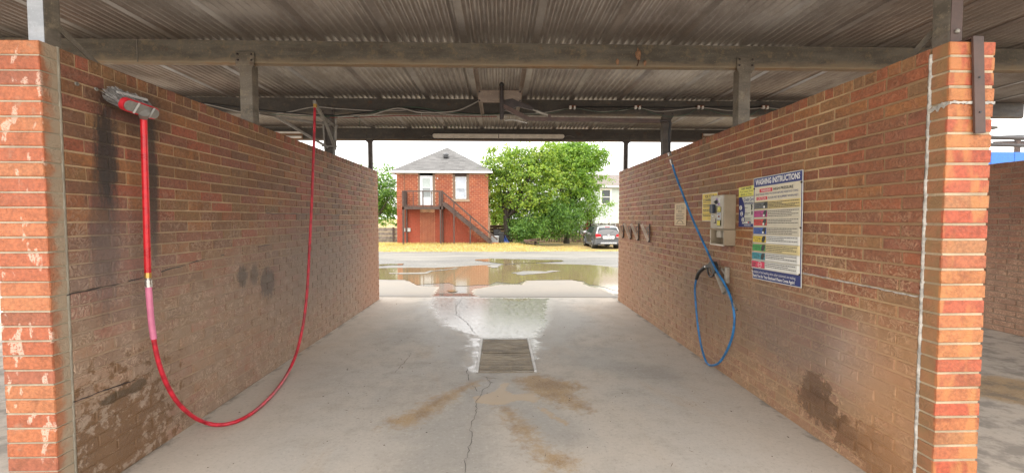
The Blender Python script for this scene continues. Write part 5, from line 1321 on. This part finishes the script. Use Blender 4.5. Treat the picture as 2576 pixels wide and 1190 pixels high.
tree("tree_behind_house", 'green tree filling the gap left of the red house', tuple(gp_(940, 37)), .2, 2.2,
     [blob(955, 500, 37, 1.6, 2.2), blob(975, 470, 37.5, 1.2, 1.4), blob(925, 480, 37, 1.6, 2.4), blob(985, 530, 38, 1.4, 1.6), blob(975, 425, 38, .5, .6)], 9000, .12, m_lf2, 25, 'trees beyond the lot', limbs=18)
tree("yard_tree", 'tree in the yard seen between the house and the shade trunk', tuple(gp_(1243, 41)), .16, 1.8,
     [blob(1245, 520, 41, 1.3, 1.9), blob(1258, 545, 41, 1.3, 1.4), blob(1238, 470, 41, .9, 1.2)], 5000, .12, m_lf3, 26, 'trees beyond the lot', limbs=12)
tree("distant_tree", 'hazy tree line far beyond the left fence', tuple(gp_(880, 60)), .25, 2.5,
     [blob(900, 520, 60, 3, 2.2), blob(960, 535, 62, 3, 1.8), blob(830, 510, 60, 3.5, 2.6)], 6000, .2, m_lf2, 27, 'trees beyond the lot', limbs=8)
# dry verge grass
gb = MB(); r = np.random.default_rng(5); N = 21000
X = r.uniform(-10, 8.5, N); Y = 26.2 + r.random(N) ** 1.1 * 5.0; keep = (r.random(N) < np.where(X < 1.8, .95, .55)) & ~((X > 5.6) & (Y > 27.4)); X, Y = X[keep], Y[keep]; n = len(X)
Zg = gz(X, Y); hgt = (.03 + .09 * r.random(n) ** 2) * np.where((Y > 29) & (X < 1.5), 1.6, 1) * np.where(X > 2.5, .6, 1); a = r.random(n) * 6.28; wd = .012 + .012 * r.random(n)
dx, dy = np.cos(a) * wd, np.sin(a) * wd * .3; lx, ly = r.normal(size=n) * .05, r.normal(size=n) * .05
V = np.stack([np.stack([X - dx, Y - dy, Zg - .01], 1), np.stack([X + dx, Y + dy, Zg - .01], 1), np.stack([X + lx, Y + ly, Zg + hgt], 1)], 1).reshape(-1, 3)
me = bpy.data.meshes.new("dry_grass"); me.from_pydata(V.tolist(), [], np.arange(n*3).reshape(-1, 3).tolist())
me.materials.append(leaf_mat("straw", [(.55, .41, .13), (.64, .48, .18), (.46, .35, .11), (.30, .29, .08), (.66, .52, .23)], .25))
tag(link(bpy.data.objects.new("dry_grass", me)), 'straw coloured dry grass along the verge', 'grass', kind='stuff')

# ------------------------------------------------------------------ fences
m_pick = flat("dark_fence_timber", (.085, .062, .052), .85, 0, .4, 5, .3); m_gfence = flat("silvered_plank", (.17, .145, .125), .85, 0, .4, 4, .3)
fn = empty("picket_fence", (7.5, 36.6, -.5)); tag(fn, 'dark timber fence of close upright boards behind the car', 'fence')
FX0, FX1 = onY(36.6, 1318, 590).x, onY(36.6, 1640, 590).x; ft = onY(36.6, 1540, 562).z; r = random.Random(2)
pk = MB().box((-.06, -.01, 0), (.06, .01, 1.72)).add([(-.06, -.01, 1.72), (.06, -.01, 1.72), (.03, -.01, 1.78), (-.03, -.01, 1.78)], [(0, 1, 2, 3)]).mesh("fence_board", m_pick)
x = FX0
while x < FX1:
    inst("fence_board", pk, fn, (x - 7.5, 0, float(gz(x, 36.6)) + .5 + r.uniform(-.03, .03) - .02), (0, r.uniform(-.012, .012), 0), (1, 1, (ft + .5) / 1.75)); x += .133 + r.uniform(-.004, .014)
for z in (.1, .95): world_child(MB().bar((FX0, 36.65, z - .1), (FX1, 36.65, z - .1), .05, .09), "fence_rail", m_pick, fn)
f2 = empty("plank_fence", (-7.6, 33.2, -.4)); tag(f2, 'short fence of grey horizontal planks left of the red house', 'fence')
a, c = onY(33.2, 880, 573), onY(33.2, 1003, 613)
for k in range(4):
    z0 = c.z + (a.z - c.z) * k / 4; world_child(MB().box((a.x, 33.2, z0 + .012), (c.x + .3, 33.24, z0 + (a.z - c.z)/4 - .012), .006), "plank", m_gfence, f2)
for x in (a.x + .4, onY(33.2, 990, 600).x): world_child(MB().box((x - .06, 33.1, -.6), (x + .06, 33.2, a.z + .05), .008), "fence_post", m_pick, f2)
f3 = empty("yard_fence", (1, 37.2, -.4)); tag(f3, 'dark horizontal board fence behind the shade tree trunk', 'fence')
a, c = onY(37.2, 1215, 566), onY(37.2, 1345, 612)
for k in range(6):
    z0 = c.z + (a.z - c.z) * k / 6; world_child(MB().box((a.x, 37.2, z0 + .006), (c.x, 37.23, z0 + (a.z - c.z)/6 - .006), .004), "fence_board", m_pick, f3)

# ------------------------------------------------------------------ clutter by the house corner
def p5(x, y, Y): return onY(Y, *zp([(x, y)], 1180, 540, 10.818)[0])
bn = empty("wheelie_bin", tuple(p5(880, 900, 30.4))); tag(bn, 'grey lidded bin with an orange base at the foot of the stair', 'bin')
B = Vector(bn.location); a, c = p5(780, 660, 30.4), p5(985, 935, 30.4); hh = a.z - c.z; ww = c.x - a.x
def taper(z0, z1, w0, w1, d0, d1, y=0): return [(-w0/2, y-d0/2, z0), (w0/2, y-d0/2, z0), (w0/2, y+d0/2, z0), (-w0/2, y+d0/2, z0), (-w1/2, y-d1/2, z1), (w1/2, y-d1/2, z1), (w1/2, y+d1/2, z1), (-w1/2, y+d1/2, z1)]
CF = [(0,3,2,1),(4,5,6,7),(0,1,5,4),(1,2,6,5),(2,3,7,6),(3,0,4,7)]
zb = c.z - B.z
MB().add(taper(zb, zb + hh*.36, ww*.86, ww*.92, .42, .45), CF).build("base", flat("orange_plastic", (.52, .13, .06), .5), bn)
MB().add(taper(zb + hh*.362, zb + hh*.9, ww*.92, ww, .45, .5), CF).build("body", flat("grey_plastic", (.27, .28, .29), .5), bn)
MB().box((-ww*.53, -.29, zb + hh*.9), (ww*.55, .27, zb + hh*.96), .02).box((-ww*.4, -.2, zb + hh*.96), (ww*.4, .2, zb + hh), .02).build("lid", flat("pale_grey_lid", (.40, .41, .42), .45), bn)
bk = MB(); a, c = p5(985, 560, 31.2), p5(1120, 900, 31.2)
o = MB().box((a.x, 31.0, -.42), (c.x, 31.5, a.z), .03).box((a.x - .03, 30.96, a.z - .12), (c.x + .03, 31.54, a.z - .06), .01).build("trash_can", m_black); tag(o, 'black square trash can beside the grey lidded bin', 'bin')
a, c = p5(730, 490, 33), p5(1000, 640, 33)
jk = empty("patio_chair", tuple(p5(940, 640, 33))); tag(jk, 'dark folding patio chair standing in the shade behind the bins', 'chair')
J = Vector(jk.location)
for s in (-.28, .28):
    MB().tube([(s, -.25, -.75), (s, .2, .25)], .02, 6).build("leg", m_dark, jk); MB().tube([(s, .25, -.75), (s, -.2, -.1)], .02, 6).build("leg", m_dark, jk)
MB().box((-.27, -.25, -.16), (.27, .22, -.12), .01).build("seat", m_black, jk); MB().add([(-.27, .12, 0), (.27, .12, 0), (.27, .24, .42), (-.27, .24, .42)], [(0, 1, 2, 3)]).build("backrest", m_black, jk)
tp = bmesh.new(); bmesh.ops.create_grid(tp, x_segments=14, y_segments=14, size=.5)
c = p5(1165, 850, 31.6); top_z = p5(1120, 620, 31.6).z; hh = top_z - c.z
for v in tp.verts:
    u, q = v.co.x * 2, (v.co.y + .5); w_ = .26 * (1 - q) ** 1.3 + .02
    v.co = Vector((c.x - .10 * q + u * w_ + .06, 31.6 + .10 * math.sin(u * 4 + q * 5) + (1 - q) * -.25 * (1 - u*u), c.z - .05 + q * hh + .02 * math.sin(u * 9)))
o = MB().addbm(tp, True).build("tarp", flat("blue_tarp", (.06, .12, .42), .5, 0, .25)); tag(o, 'crumpled blue tarp slumped against the tree trunk', 'tarp')
wp = empty("wood_pile", tuple(p5(1900, 860, 30.2))); tag(wp, 'loose pile of old boards on the ground before the thicket', 'wood pile'); r = random.Random(9)
for k, (x0, y0, x1, y1) in enumerate(((1660, 790, 2080, 800), (1700, 815, 2200, 800), (1740, 850, 2080, 860), (1820, 790, 2090, 735), (1690, 830, 1960, 870), (1900, 800, 2260, 812), (1800, 770, 2060, 745), (1690, 770, 1900, 800))):
    P, Q = p5(x0, y0, 30.2 + .12 * (k % 4)), p5(x1, y1, 30.0 + .15 * (k % 3))
    world_child(MB().bar(P, Q, .13, .05), "board", flat("old_board%d" % (k % 3), ((.12, .07, .055), (.17, .11, .085), (.09, .055, .045))[k % 3], .8, 0, .4, 7), wp)
bh = empty("red_post_box", tuple(gp_(1471, 35.9))); tag(bh, 'red box on a dark red post by the fence', 'post box')
P = onY(35.9, 1478, 566); B = Vector(bh.location)
MB().box((-.11, -.05, 0), (.07, .05, P.z - B.z - .1)).build("post", flat("dark_red_post", (.10, .03, .03), .7), bh)
x_, z_ = P.x - B.x, P.z - B.z
MB().prism([(x_ - .15, z_ - .38), (x_ + .19, z_ - .38), (x_ + .19, z_ + .12), (x_ + .02, z_ + .27), (x_ - .15, z_ + .27)], lambda u, v, t: (u, t, v), -.2, .12).build("box", flat("red_paint", (.36, .07, .045), .6, 0, .2), bh)
MB().box((x_ - .1, -.23, z_ + .2), (x_ - .02, -.1, z_ + .5)).build("flag", flat("red_paint", (.36, .07, .045)), bh)

# ------------------------------------------------------------------ pale house behind the fence
ph = empty("pale_house", (15, 52, -.3)); tag(ph, 'pale grey two storey house with brown grey roof right of the trees', 'house')
def q5(x, y, Y=52): return onY(Y, *zp([(x, y)], 1440, 420, 4.958)[0])
x0 = q5(250, 300).x; x1 = q5(900, 300).x; ez_ = q5(500, 268).z
m_sid = flat("pale_siding", (.50, .56, .54), .7, 0, .05, 2)
nb_ = 34
wA, wB = q5(443, 300), q5(585, 500); wC, wD = q5(515, 655), q5(575, 760)
b = MB()
b.box((x0, 52.03, -.5), (wA.x, 52.2, ez_)); b.box((wA.x, 52.03, wA.z), (wB.x, 52.2, ez_)); b.box((wA.x, 52.03, -.5), (wB.x, 52.2, wB.z)); b.box((wB.x, 52.03, -.5), (x1, 52.2, ez_)); b.box((x0, 52.2, -.5), (x0 + .2, 60, ez_)); b.box((x1 - .2, 52.2, -.5), (x1, 60, ez_)); b.box((x0 + .2, 59.8, -.5), (x1 - .2, 60, ez_))
world_child(b, "wall_shell", m_sid, ph)
for k in range(nb_):
    z = -.4 + (ez_ + .4) * k / nb_; z2 = -.4 + (ez_ + .4) * (k + 1) / nb_ - .01
    for xa, xb in (((x0, wA.x), (wB.x, x1)) if z2 > wB.z and z < wA.z else ((x0, x1),)):
        world_child(MB().prism([(52.03, z), (52.0, z), (52.02, z2), (52.03, z2)], lambda u, v, t: (t, u, v), xa, xb), "siding_board", m_sid, ph)
wn2 = empty("window"); wn2.parent = ph
def sub2(mb, name, mat): o = mb.build(name, mat, wn2); o.matrix_parent_inverse = Matrix.Translation(-Vector(ph.location)); return o
fw = .2
sub2(MB().box((wA.x, 51.93, wB.z), (wA.x + fw, 52.1, wA.z)).box((wB.x - fw, 51.93, wB.z), (wB.x, 52.1, wA.z)).box((wA.x + fw, 51.93, wA.z - fw), (wB.x - fw, 52.1, wA.z)).box((wA.x + fw, 51.93, wB.z), (wB.x - fw, 52.1, wB.z + fw*.6)), "frame", m_trimw)
zm = q5(500, 408).z; sub2(MB().box((wA.x + fw, 51.97, zm - .04), (wB.x - fw, 52.08, zm + .04)), "meeting_rail", m_trimw)
sub2(MB().box((wA.x + fw, 52.04, wB.z + fw*.6), (wB.x - fw, 52.05, zm - .04)), "pane", m_glass); sub2(MB().box((wA.x + fw, 52.04, zm + .04), (wB.x - fw, 52.05, wA.z - fw)), "pane", m_glass)
world_child(MB().box((wC.x, 51.95, wD.z), (wD.x, 51.99, wC.z)), "low_window_trim", m_trimw, ph); world_child(MB().box((wC.x + .15, 51.93, wD.z), (wD.x - .15, 51.948, wC.z - .15)), "low_window_pane", flat("pale_pane", (.45, .5, .48), .2), ph)
m_rf2 = flat("brown_shingle", (.17, .145, .13), .9, 0, .25, 3, .3); rz = q5(500, 124, 56).z
world_child(MB().add([(x0 - .5, 51.6, ez_), (x1 + .5, 51.6, ez_), (x1 + .5, 56, rz), (x0 - .5, 56, rz), (x1 + .5, 60.4, ez_), (x0 - .5, 60.4, ez_)], [(0, 1, 2, 3), (3, 2, 4, 5), (0, 3, 5), (1, 4, 2), (0, 5, 4, 1)]), "roof", m_rf2, ph)
world_child(MB().box((x0 - .5, 51.5, ez_ - .22), (x1 + .5, 51.62, ez_ - .0)), "gutter", flat("pale_gutter", (.62, .62, .6), .5), ph)

# ------------------------------------------------------------------ parked car (rear to the camera)
CW, CLn, CH = 1.80, 4.35, 1.56
cz = float(gz(7.1, 30)) + .0
car = empty("parked_car", (onY(28.2, 1531, 600).x, 28.2, cz)); tag(car, 'dark grey SUV parked nose away on the dry grass', 'car')
def paint(name, col):
    g = G(name, .28, .35); p = g.objc(); g.b.inputs['Coat Weight'].default_value = .6; g.b.inputs['Coat Roughness'].default_value = .08
    g.set(Base_Color=g.mix(g.mapr(g.noise(p, 3, 4), .4, .7, 0, .25), col, (.16, .14, .12))); return g.m
m_paint = paint("graphite_paint", (.10, .098, .098)); m_clad = flat("grey_cladding", (.10, .105, .115), .5); m_cglass = glassy("car_glass", (.035, .042, .045), .04)
m_tail = flat("tail_light_red", (.48, .012, .02), .15); m_tyre = flat("tyre_rubber", (.016, .016, .017), .8); m_rim = flat("alloy_rim", (.42, .42, .43), .3, .7); m_silver = flat("silver_trim", (.55, .55, .56), .3, .5)
# body: sections along the length (y), each half-width by height
secs = [  # y, z_low, z_belt, z_roof, w_low, w_belt, w_roof
    (.00, .42, .90, .92, .76, .80, .74), (.05, .34, .98, 1.02, .82, .86, .74), (.16, .30, 1.00, 1.18, .86, .89, .70), (.42, .26, 1.02, 1.50, .88, .90, .64), (.62, .24, 1.02, 1.545, .89, .90, .64),
    (1.2, .22, 1.00, 1.56, .90, .905, .65), (2.0, .22, .985, 1.555, .90, .905, .65), (2.6, .22, .97, 1.50, .90, .90, .63), (3.05, .22, .96, 1.22, .89, .89, .66), (3.35, .24, .95, .99, .88, .87, .70), (3.9, .27, .86, .90, .86, .82, .66), (4.25, .32, .72, .76, .78, .74, .58), (4.35, .40, .60, .62, .66, .62, .50)]
V = []; cols_ = []
def sect(s):
    y, zl, zb, zr, wl_, wb_, wr_ = s; zm_ = (zl + zb) / 2
    half = [(0, zl), (wl_*.8, zl), (wl_, zl + .06), (max(wl_, wb_) + .01, zm_), (wb_, zb), (wb_*.98, zb + .02 if zr > zb + .05 else zb + .01), ((wb_ + wr_)/2 + .01, (zb + zr)/2 + .01), (wr_ + .02, zr - .035), (wr_ - .05, zr), (0, zr + .012)]
    return [(x, y, z) for x, z in half] + [(-x, y, z) for x, z in half[-2:0:-1]]
n_ = len(sect(secs[0])); b = MB(); VV = []
for s in secs: VV += sect(s)
b.add(VV, [(i*n_+k, i*n_+(k+1) % n_, (i+1)*n_+(k+1) % n_, (i+1)*n_+k) for i in range(len(secs)-1) for k in range(n_)], True); b.add(VV[:n_], [tuple(range(n_))]); b.add(VV[-n_:], [tuple(range(n_))])
body = b.build("body", m_paint, car)
sb_ = body.modifiers.new("s", 'SUBSURF'); sb_.levels = 1; sb_.render_levels = 1
def cpart(poly, fn, a, bb, name, mat, par=car): return MB().prism(poly, fn, a, bb).build(name, mat, par)
# tailgate glass follows the sloping rear screen
def rear(u, v, d):    # v 0..1 up the screen from belt to roof
    y = .10 + .30 * v; z = 1.00 + .44 * v; return (u, y - .035 - d * .9, z + d * .4)
cpart([(-.74, .03), (.74, .03), (.60, .93), (-.60, .93)], rear, 0, .012, "rear_window", m_cglass)
fr = [(-.80, -.04), (.80, -.04), (.645, 1.0), (-.645, 1.0)]; inn = [(-.74, .03), (.74, .03), (.60, .93), (-.60, .93)]
bmf = MB()
for i in range(4):
    j = (i + 1) % 4; bmf.add([rear(*fr[i], .006), rear(*fr[j], .006), rear(*inn[j], .010), rear(*inn[i], .010)], [(0, 1, 2, 3)])
bmf.build("window_surround", m_silver, car)
MB().bar(rear(.10, .08, .022), rear(.36, .36, .022), .02, .02).build("wiper", m_black, car)
cpart([(-.17, .985), (.17, .985), (.16, 1.05), (-.16, 1.05)], rear, 0, .02, "brake_light", m_tail)
for s in (-1, 1):
    tl = MB().prism([(s*.50, .80), (s*.84, .78), (s*.87, .98), (s*.80, 1.02), (s*.52, .98)], lambda u, v, t: (u, t + .05 * max(0, abs(u) - .6), v), -.055, .10).build("tail_light", m_tail, car)
    cpart([(s*.52, .775), (s*.84, .755), (s*.84, .795), (s*.50, .815)], lambda u, v, t: (u, t + .05 * max(0, abs(u) - .6), v), -.062, .05, "reverse_lens", flat("clear_lens", (.6, .55, .55), .15), tl)
    # side glass, door lines, handles, mirror, rails
    def side(u, v, d):
        z = 1.03 + (1.50 - 1.03) * v; return (s * ((.905 + .012) - (.905 - .655) * v * .98 + d + .015*math.sin(v*3)), u, z)
    for poly in ([(.75, .06), (1.10, .06), (1.10, .88), (.98, .86)], [(1.16, .06), (1.98, .06), (1.98, .90), (1.16, .89)], [(2.05, .06), (2.95, .06), (2.60, .74), (2.42, .84), (2.05, .90)]):
        cpart(poly, side, -.01, .008, "side_window", m_cglass)
    for yy in (1.13, 2.02): MB().box((s*.905, yy - .004, .42), (s*.918, yy + .004, .98)).build("door_seam", m_black, car)
    for yy in (1.28, 2.20): MB().box((s*.905, yy, .90), (s*.94, yy + .2, .93), .01).build("door_handle", m_silver, car)
    MB().box((s*.90, 2.78, .98), (s*1.12, 2.90, 1.13), .03).build("mirror", m_silver if s < 0 else m_paint, car)
    MB().tube(smooth_path([(s*.60, .50, 1.54), (s*.60, .62, 1.60), (s*.60, 1.6, 1.625), (s*.60, 2.35, 1.595), (s*.60, 2.45, 1.55)], 5), .016, 8).build("roof_rail", m_silver, car)
    MB().box((s*.86, 1.15, .22), (s*.925, 3.0, .36), .02).build("sill_cladding", m_clad, car)
    for yy in (.82, 3.42):
        wh = empty("wheel"); wh.parent = car; wh.location = (s * .80, yy, .33)
        MB().lathe([(.20, -.11), (.31, -.11), (.33, -.08), (.33, .08), (.31, .11), (.20, .11)], 24, axis='x').build("tyre", m_tyre, wh)
        MB().lathe([(.215, -.105), (.215, .105)], 20, axis='x').build("barrel", m_dark, wh)
        sp5 = MB()
        for k in range(5):
            a = 2*math.pi*k/5; sp5.bar((s*.108, .03*math.cos(a), .03*math.sin(a)), (s*.108, .20*math.cos(a), .20*math.sin(a)), .065, .02, (1, 0, 0))
        sp5.lathe([(.215, .0), (.23, .0), (.23, s*.02), (.2, s*.02)], 20, (s*.098, 0, 0), 'x').build("rim", m_rim, wh)
        aa = [(.36*math.cos(R(t)) + yy, .36*math.sin(R(t)) + .33) for t in range(-10, 191, 10)]; ab = [(.42*math.cos(R(t)) + yy, .42*math.sin(R(t)) + .33) for t in range(190, -11, -10)]
        MB().prism(aa + ab, lambda u, v, t: (t, u, v), s*.80, s*.925).build("wheel_arch", m_clad, car)
        MB().prism([(.36*math.cos(R(t)) + yy, .36*math.sin(R(t)) + .33) for t in range(0, 360, 15)], lambda u, v, t: (t, u, v), s*.60, s*.912).build("wheel_well", m_black, car)
        wh.location = (s * .835, yy, .33)
MB().prism([(-.89, .30), (.89, .30), (.90, .60), (.82, .64), (-.82, .64), (-.90, .60)], lambda u, v, t: (u, t + .10 * abs(u) ** 3, v), -.075, .20).build("bumper", m_clad, car)
MB().prism([(-.55, .36), (.55, .36), (.50, .45), (-.50, .45)], lambda u, v, t: (u, t, v), -.09, .0).build("skid_plate", m_silver, car)
MB().box((-.80, -.03, .28), (.80, .3, .36)).build("underside", m_black, car)
MB().prism([(-.36, .66), (.36, .66), (.42, .82), (.40, .86), (-.40, .86), (-.42, .82)], lambda u, v, t: (u, t, v), -.052, .02).build("plate_recess", m_silver, car)
MB().box((-.40, -.075, .855), (.40, -.03, .885), .008).build("chrome_strip", m_silver, car)
pl = MB().box((-.17, -.066, .69), (.17, -.05, .83), .004).build("number_plate", flat("plate_white", (.62, .62, .60), .4), car)
MB().box((-.12, -.068, .74), (-.02, -.0655, .775)).box((.0, -.068, .74), (.13, -.0655, .775)).build("plate_marks", flat("plate_ink", (.12, .13, .2)), pl)
MB().prism([(.09*math.cos(a*.5), .945 + .035*math.sin(a*.5)) for a in range(12)], lambda u, v, t: (u, t, v), -.035, .0).build("badge", m_silver, car)

# ------------------------------------------------------------------ seen through the neighbouring bay
bb2 = empty("blue_building", (30, 22, -.2)); tag(bb2, 'low building with a bright blue metal fascia beyond the far bay', 'building')
a = onY(22, 2490, 386); c = onY(22, 2576, 408); zt_ = a.z
world_child(MB().box((22, 22, -.3), (46, 34, zt_ - 1.0)), "wall", flat("grey_render", (.4, .4, .38), .8), bb2)
for k in range(20): world_child(MB().box((21.5 + k*1.25, 21.6, zt_ - 1.1), (21.5 + (k+1)*1.25 - .03, 21.7, zt_)), "fascia_panel", flat("blue_metal", (.03, .16, .52), .4), bb2)
pp = empty("utility_pole", tuple(onY(26, 2553, 500))); pp.location.z = -.4; tag(pp, 'slim utility pole above the blue fascia', 'pole')
tz = onY(26, 2553, 352).z; MB().tube([(0, 0, 0), (0, 0, tz + .6)], .14, 8).build("shaft", m_wood, pp); MB().bar((-1.5, 0, tz + .2), (1.5, 0, tz + .2), .12, .12).build("crossarm", m_wood, pp)
for k, dz in enumerate((0, .35)):
    o = MB().tube(smooth_path([(pp.location.x - 14, 26, tz - .4 + dz), (pp.location.x - 7, 26, tz - .5 + dz), (pp.location.x, 26, tz - .1 + dz), (pp.location.x + 8, 26, tz - .4 + dz)]), .035, 5).build("power_line", m_black); tag(o, ('lower' if k == 0 else 'upper') + ' of two power lines on the utility pole', 'wire', 'power lines')
b2 = empty("far_bay_boom", (6.6, 6.0, 2.6)); tag(b2, 'dark pipe boom clamped to the post in the neighbouring bay', 'boom')
pz = Vector((XR2 + TR_/2, BY[2], 0))
world_child(MB().tube([(6.55, 5.9, 2.66), (8.3, 6.3, 2.71)], .03, 8).tube([(6.55, 5.9, 2.56), (8.3, 6.3, 2.60)], .026, 8), "pipe", m_dark, b2)
world_child(MB().box((6.70, 5.86, 2.46), (6.80, 5.98, 2.74), .006), "clamp_plate", m_dark, b2)
world_child(MB().lathe([(.16, 2.78), (.16, 2.80)], 18, (6.85, 6.0, 0)), "flange", m_mid, b2)

# ------------------------------------------------------------------ grit, twigs and leaf scraps lying on the concrete
gb = MB(); r = random.Random(17)
for k in range(230):
    x, y = r.uniform(-2.1, 2.05), 2.4 + r.random() ** 1.3 * 5.6
    if GX0 - .05 < x < GX1 + .05 and GY0 - .05 < y < GY1 + .05: continue
    s_ = r.uniform(.002, .006) * (1.6 if r.random() < .08 else 1); a = r.random() * 6.28; z = float(zfloor(x, y)); e = r.uniform(1, 2.4) if k % 7 else r.uniform(3, 7)
    c, d = math.cos(a), math.sin(a); w_ = s_ / (1 if k % 7 else 2.2)
    P = [(x + c*s_*e - d*0, y + d*s_*e, z), (x - d*w_, y + c*w_, z), (x - c*s_*e, y - d*s_*e, z), (x + d*w_, y - c*w_, z), (x, y, z + w_*.8)]
    gb.add(P, [(0, 1, 4), (1, 2, 4), (2, 3, 4), (3, 0, 4)])
tag(gb.build("floor_grit", flat("grit", (.13, .10, .075), .9, 0, .6, 3)), 'scattered grit and leaf scraps on the bay floor', 'grit', kind='stuff')
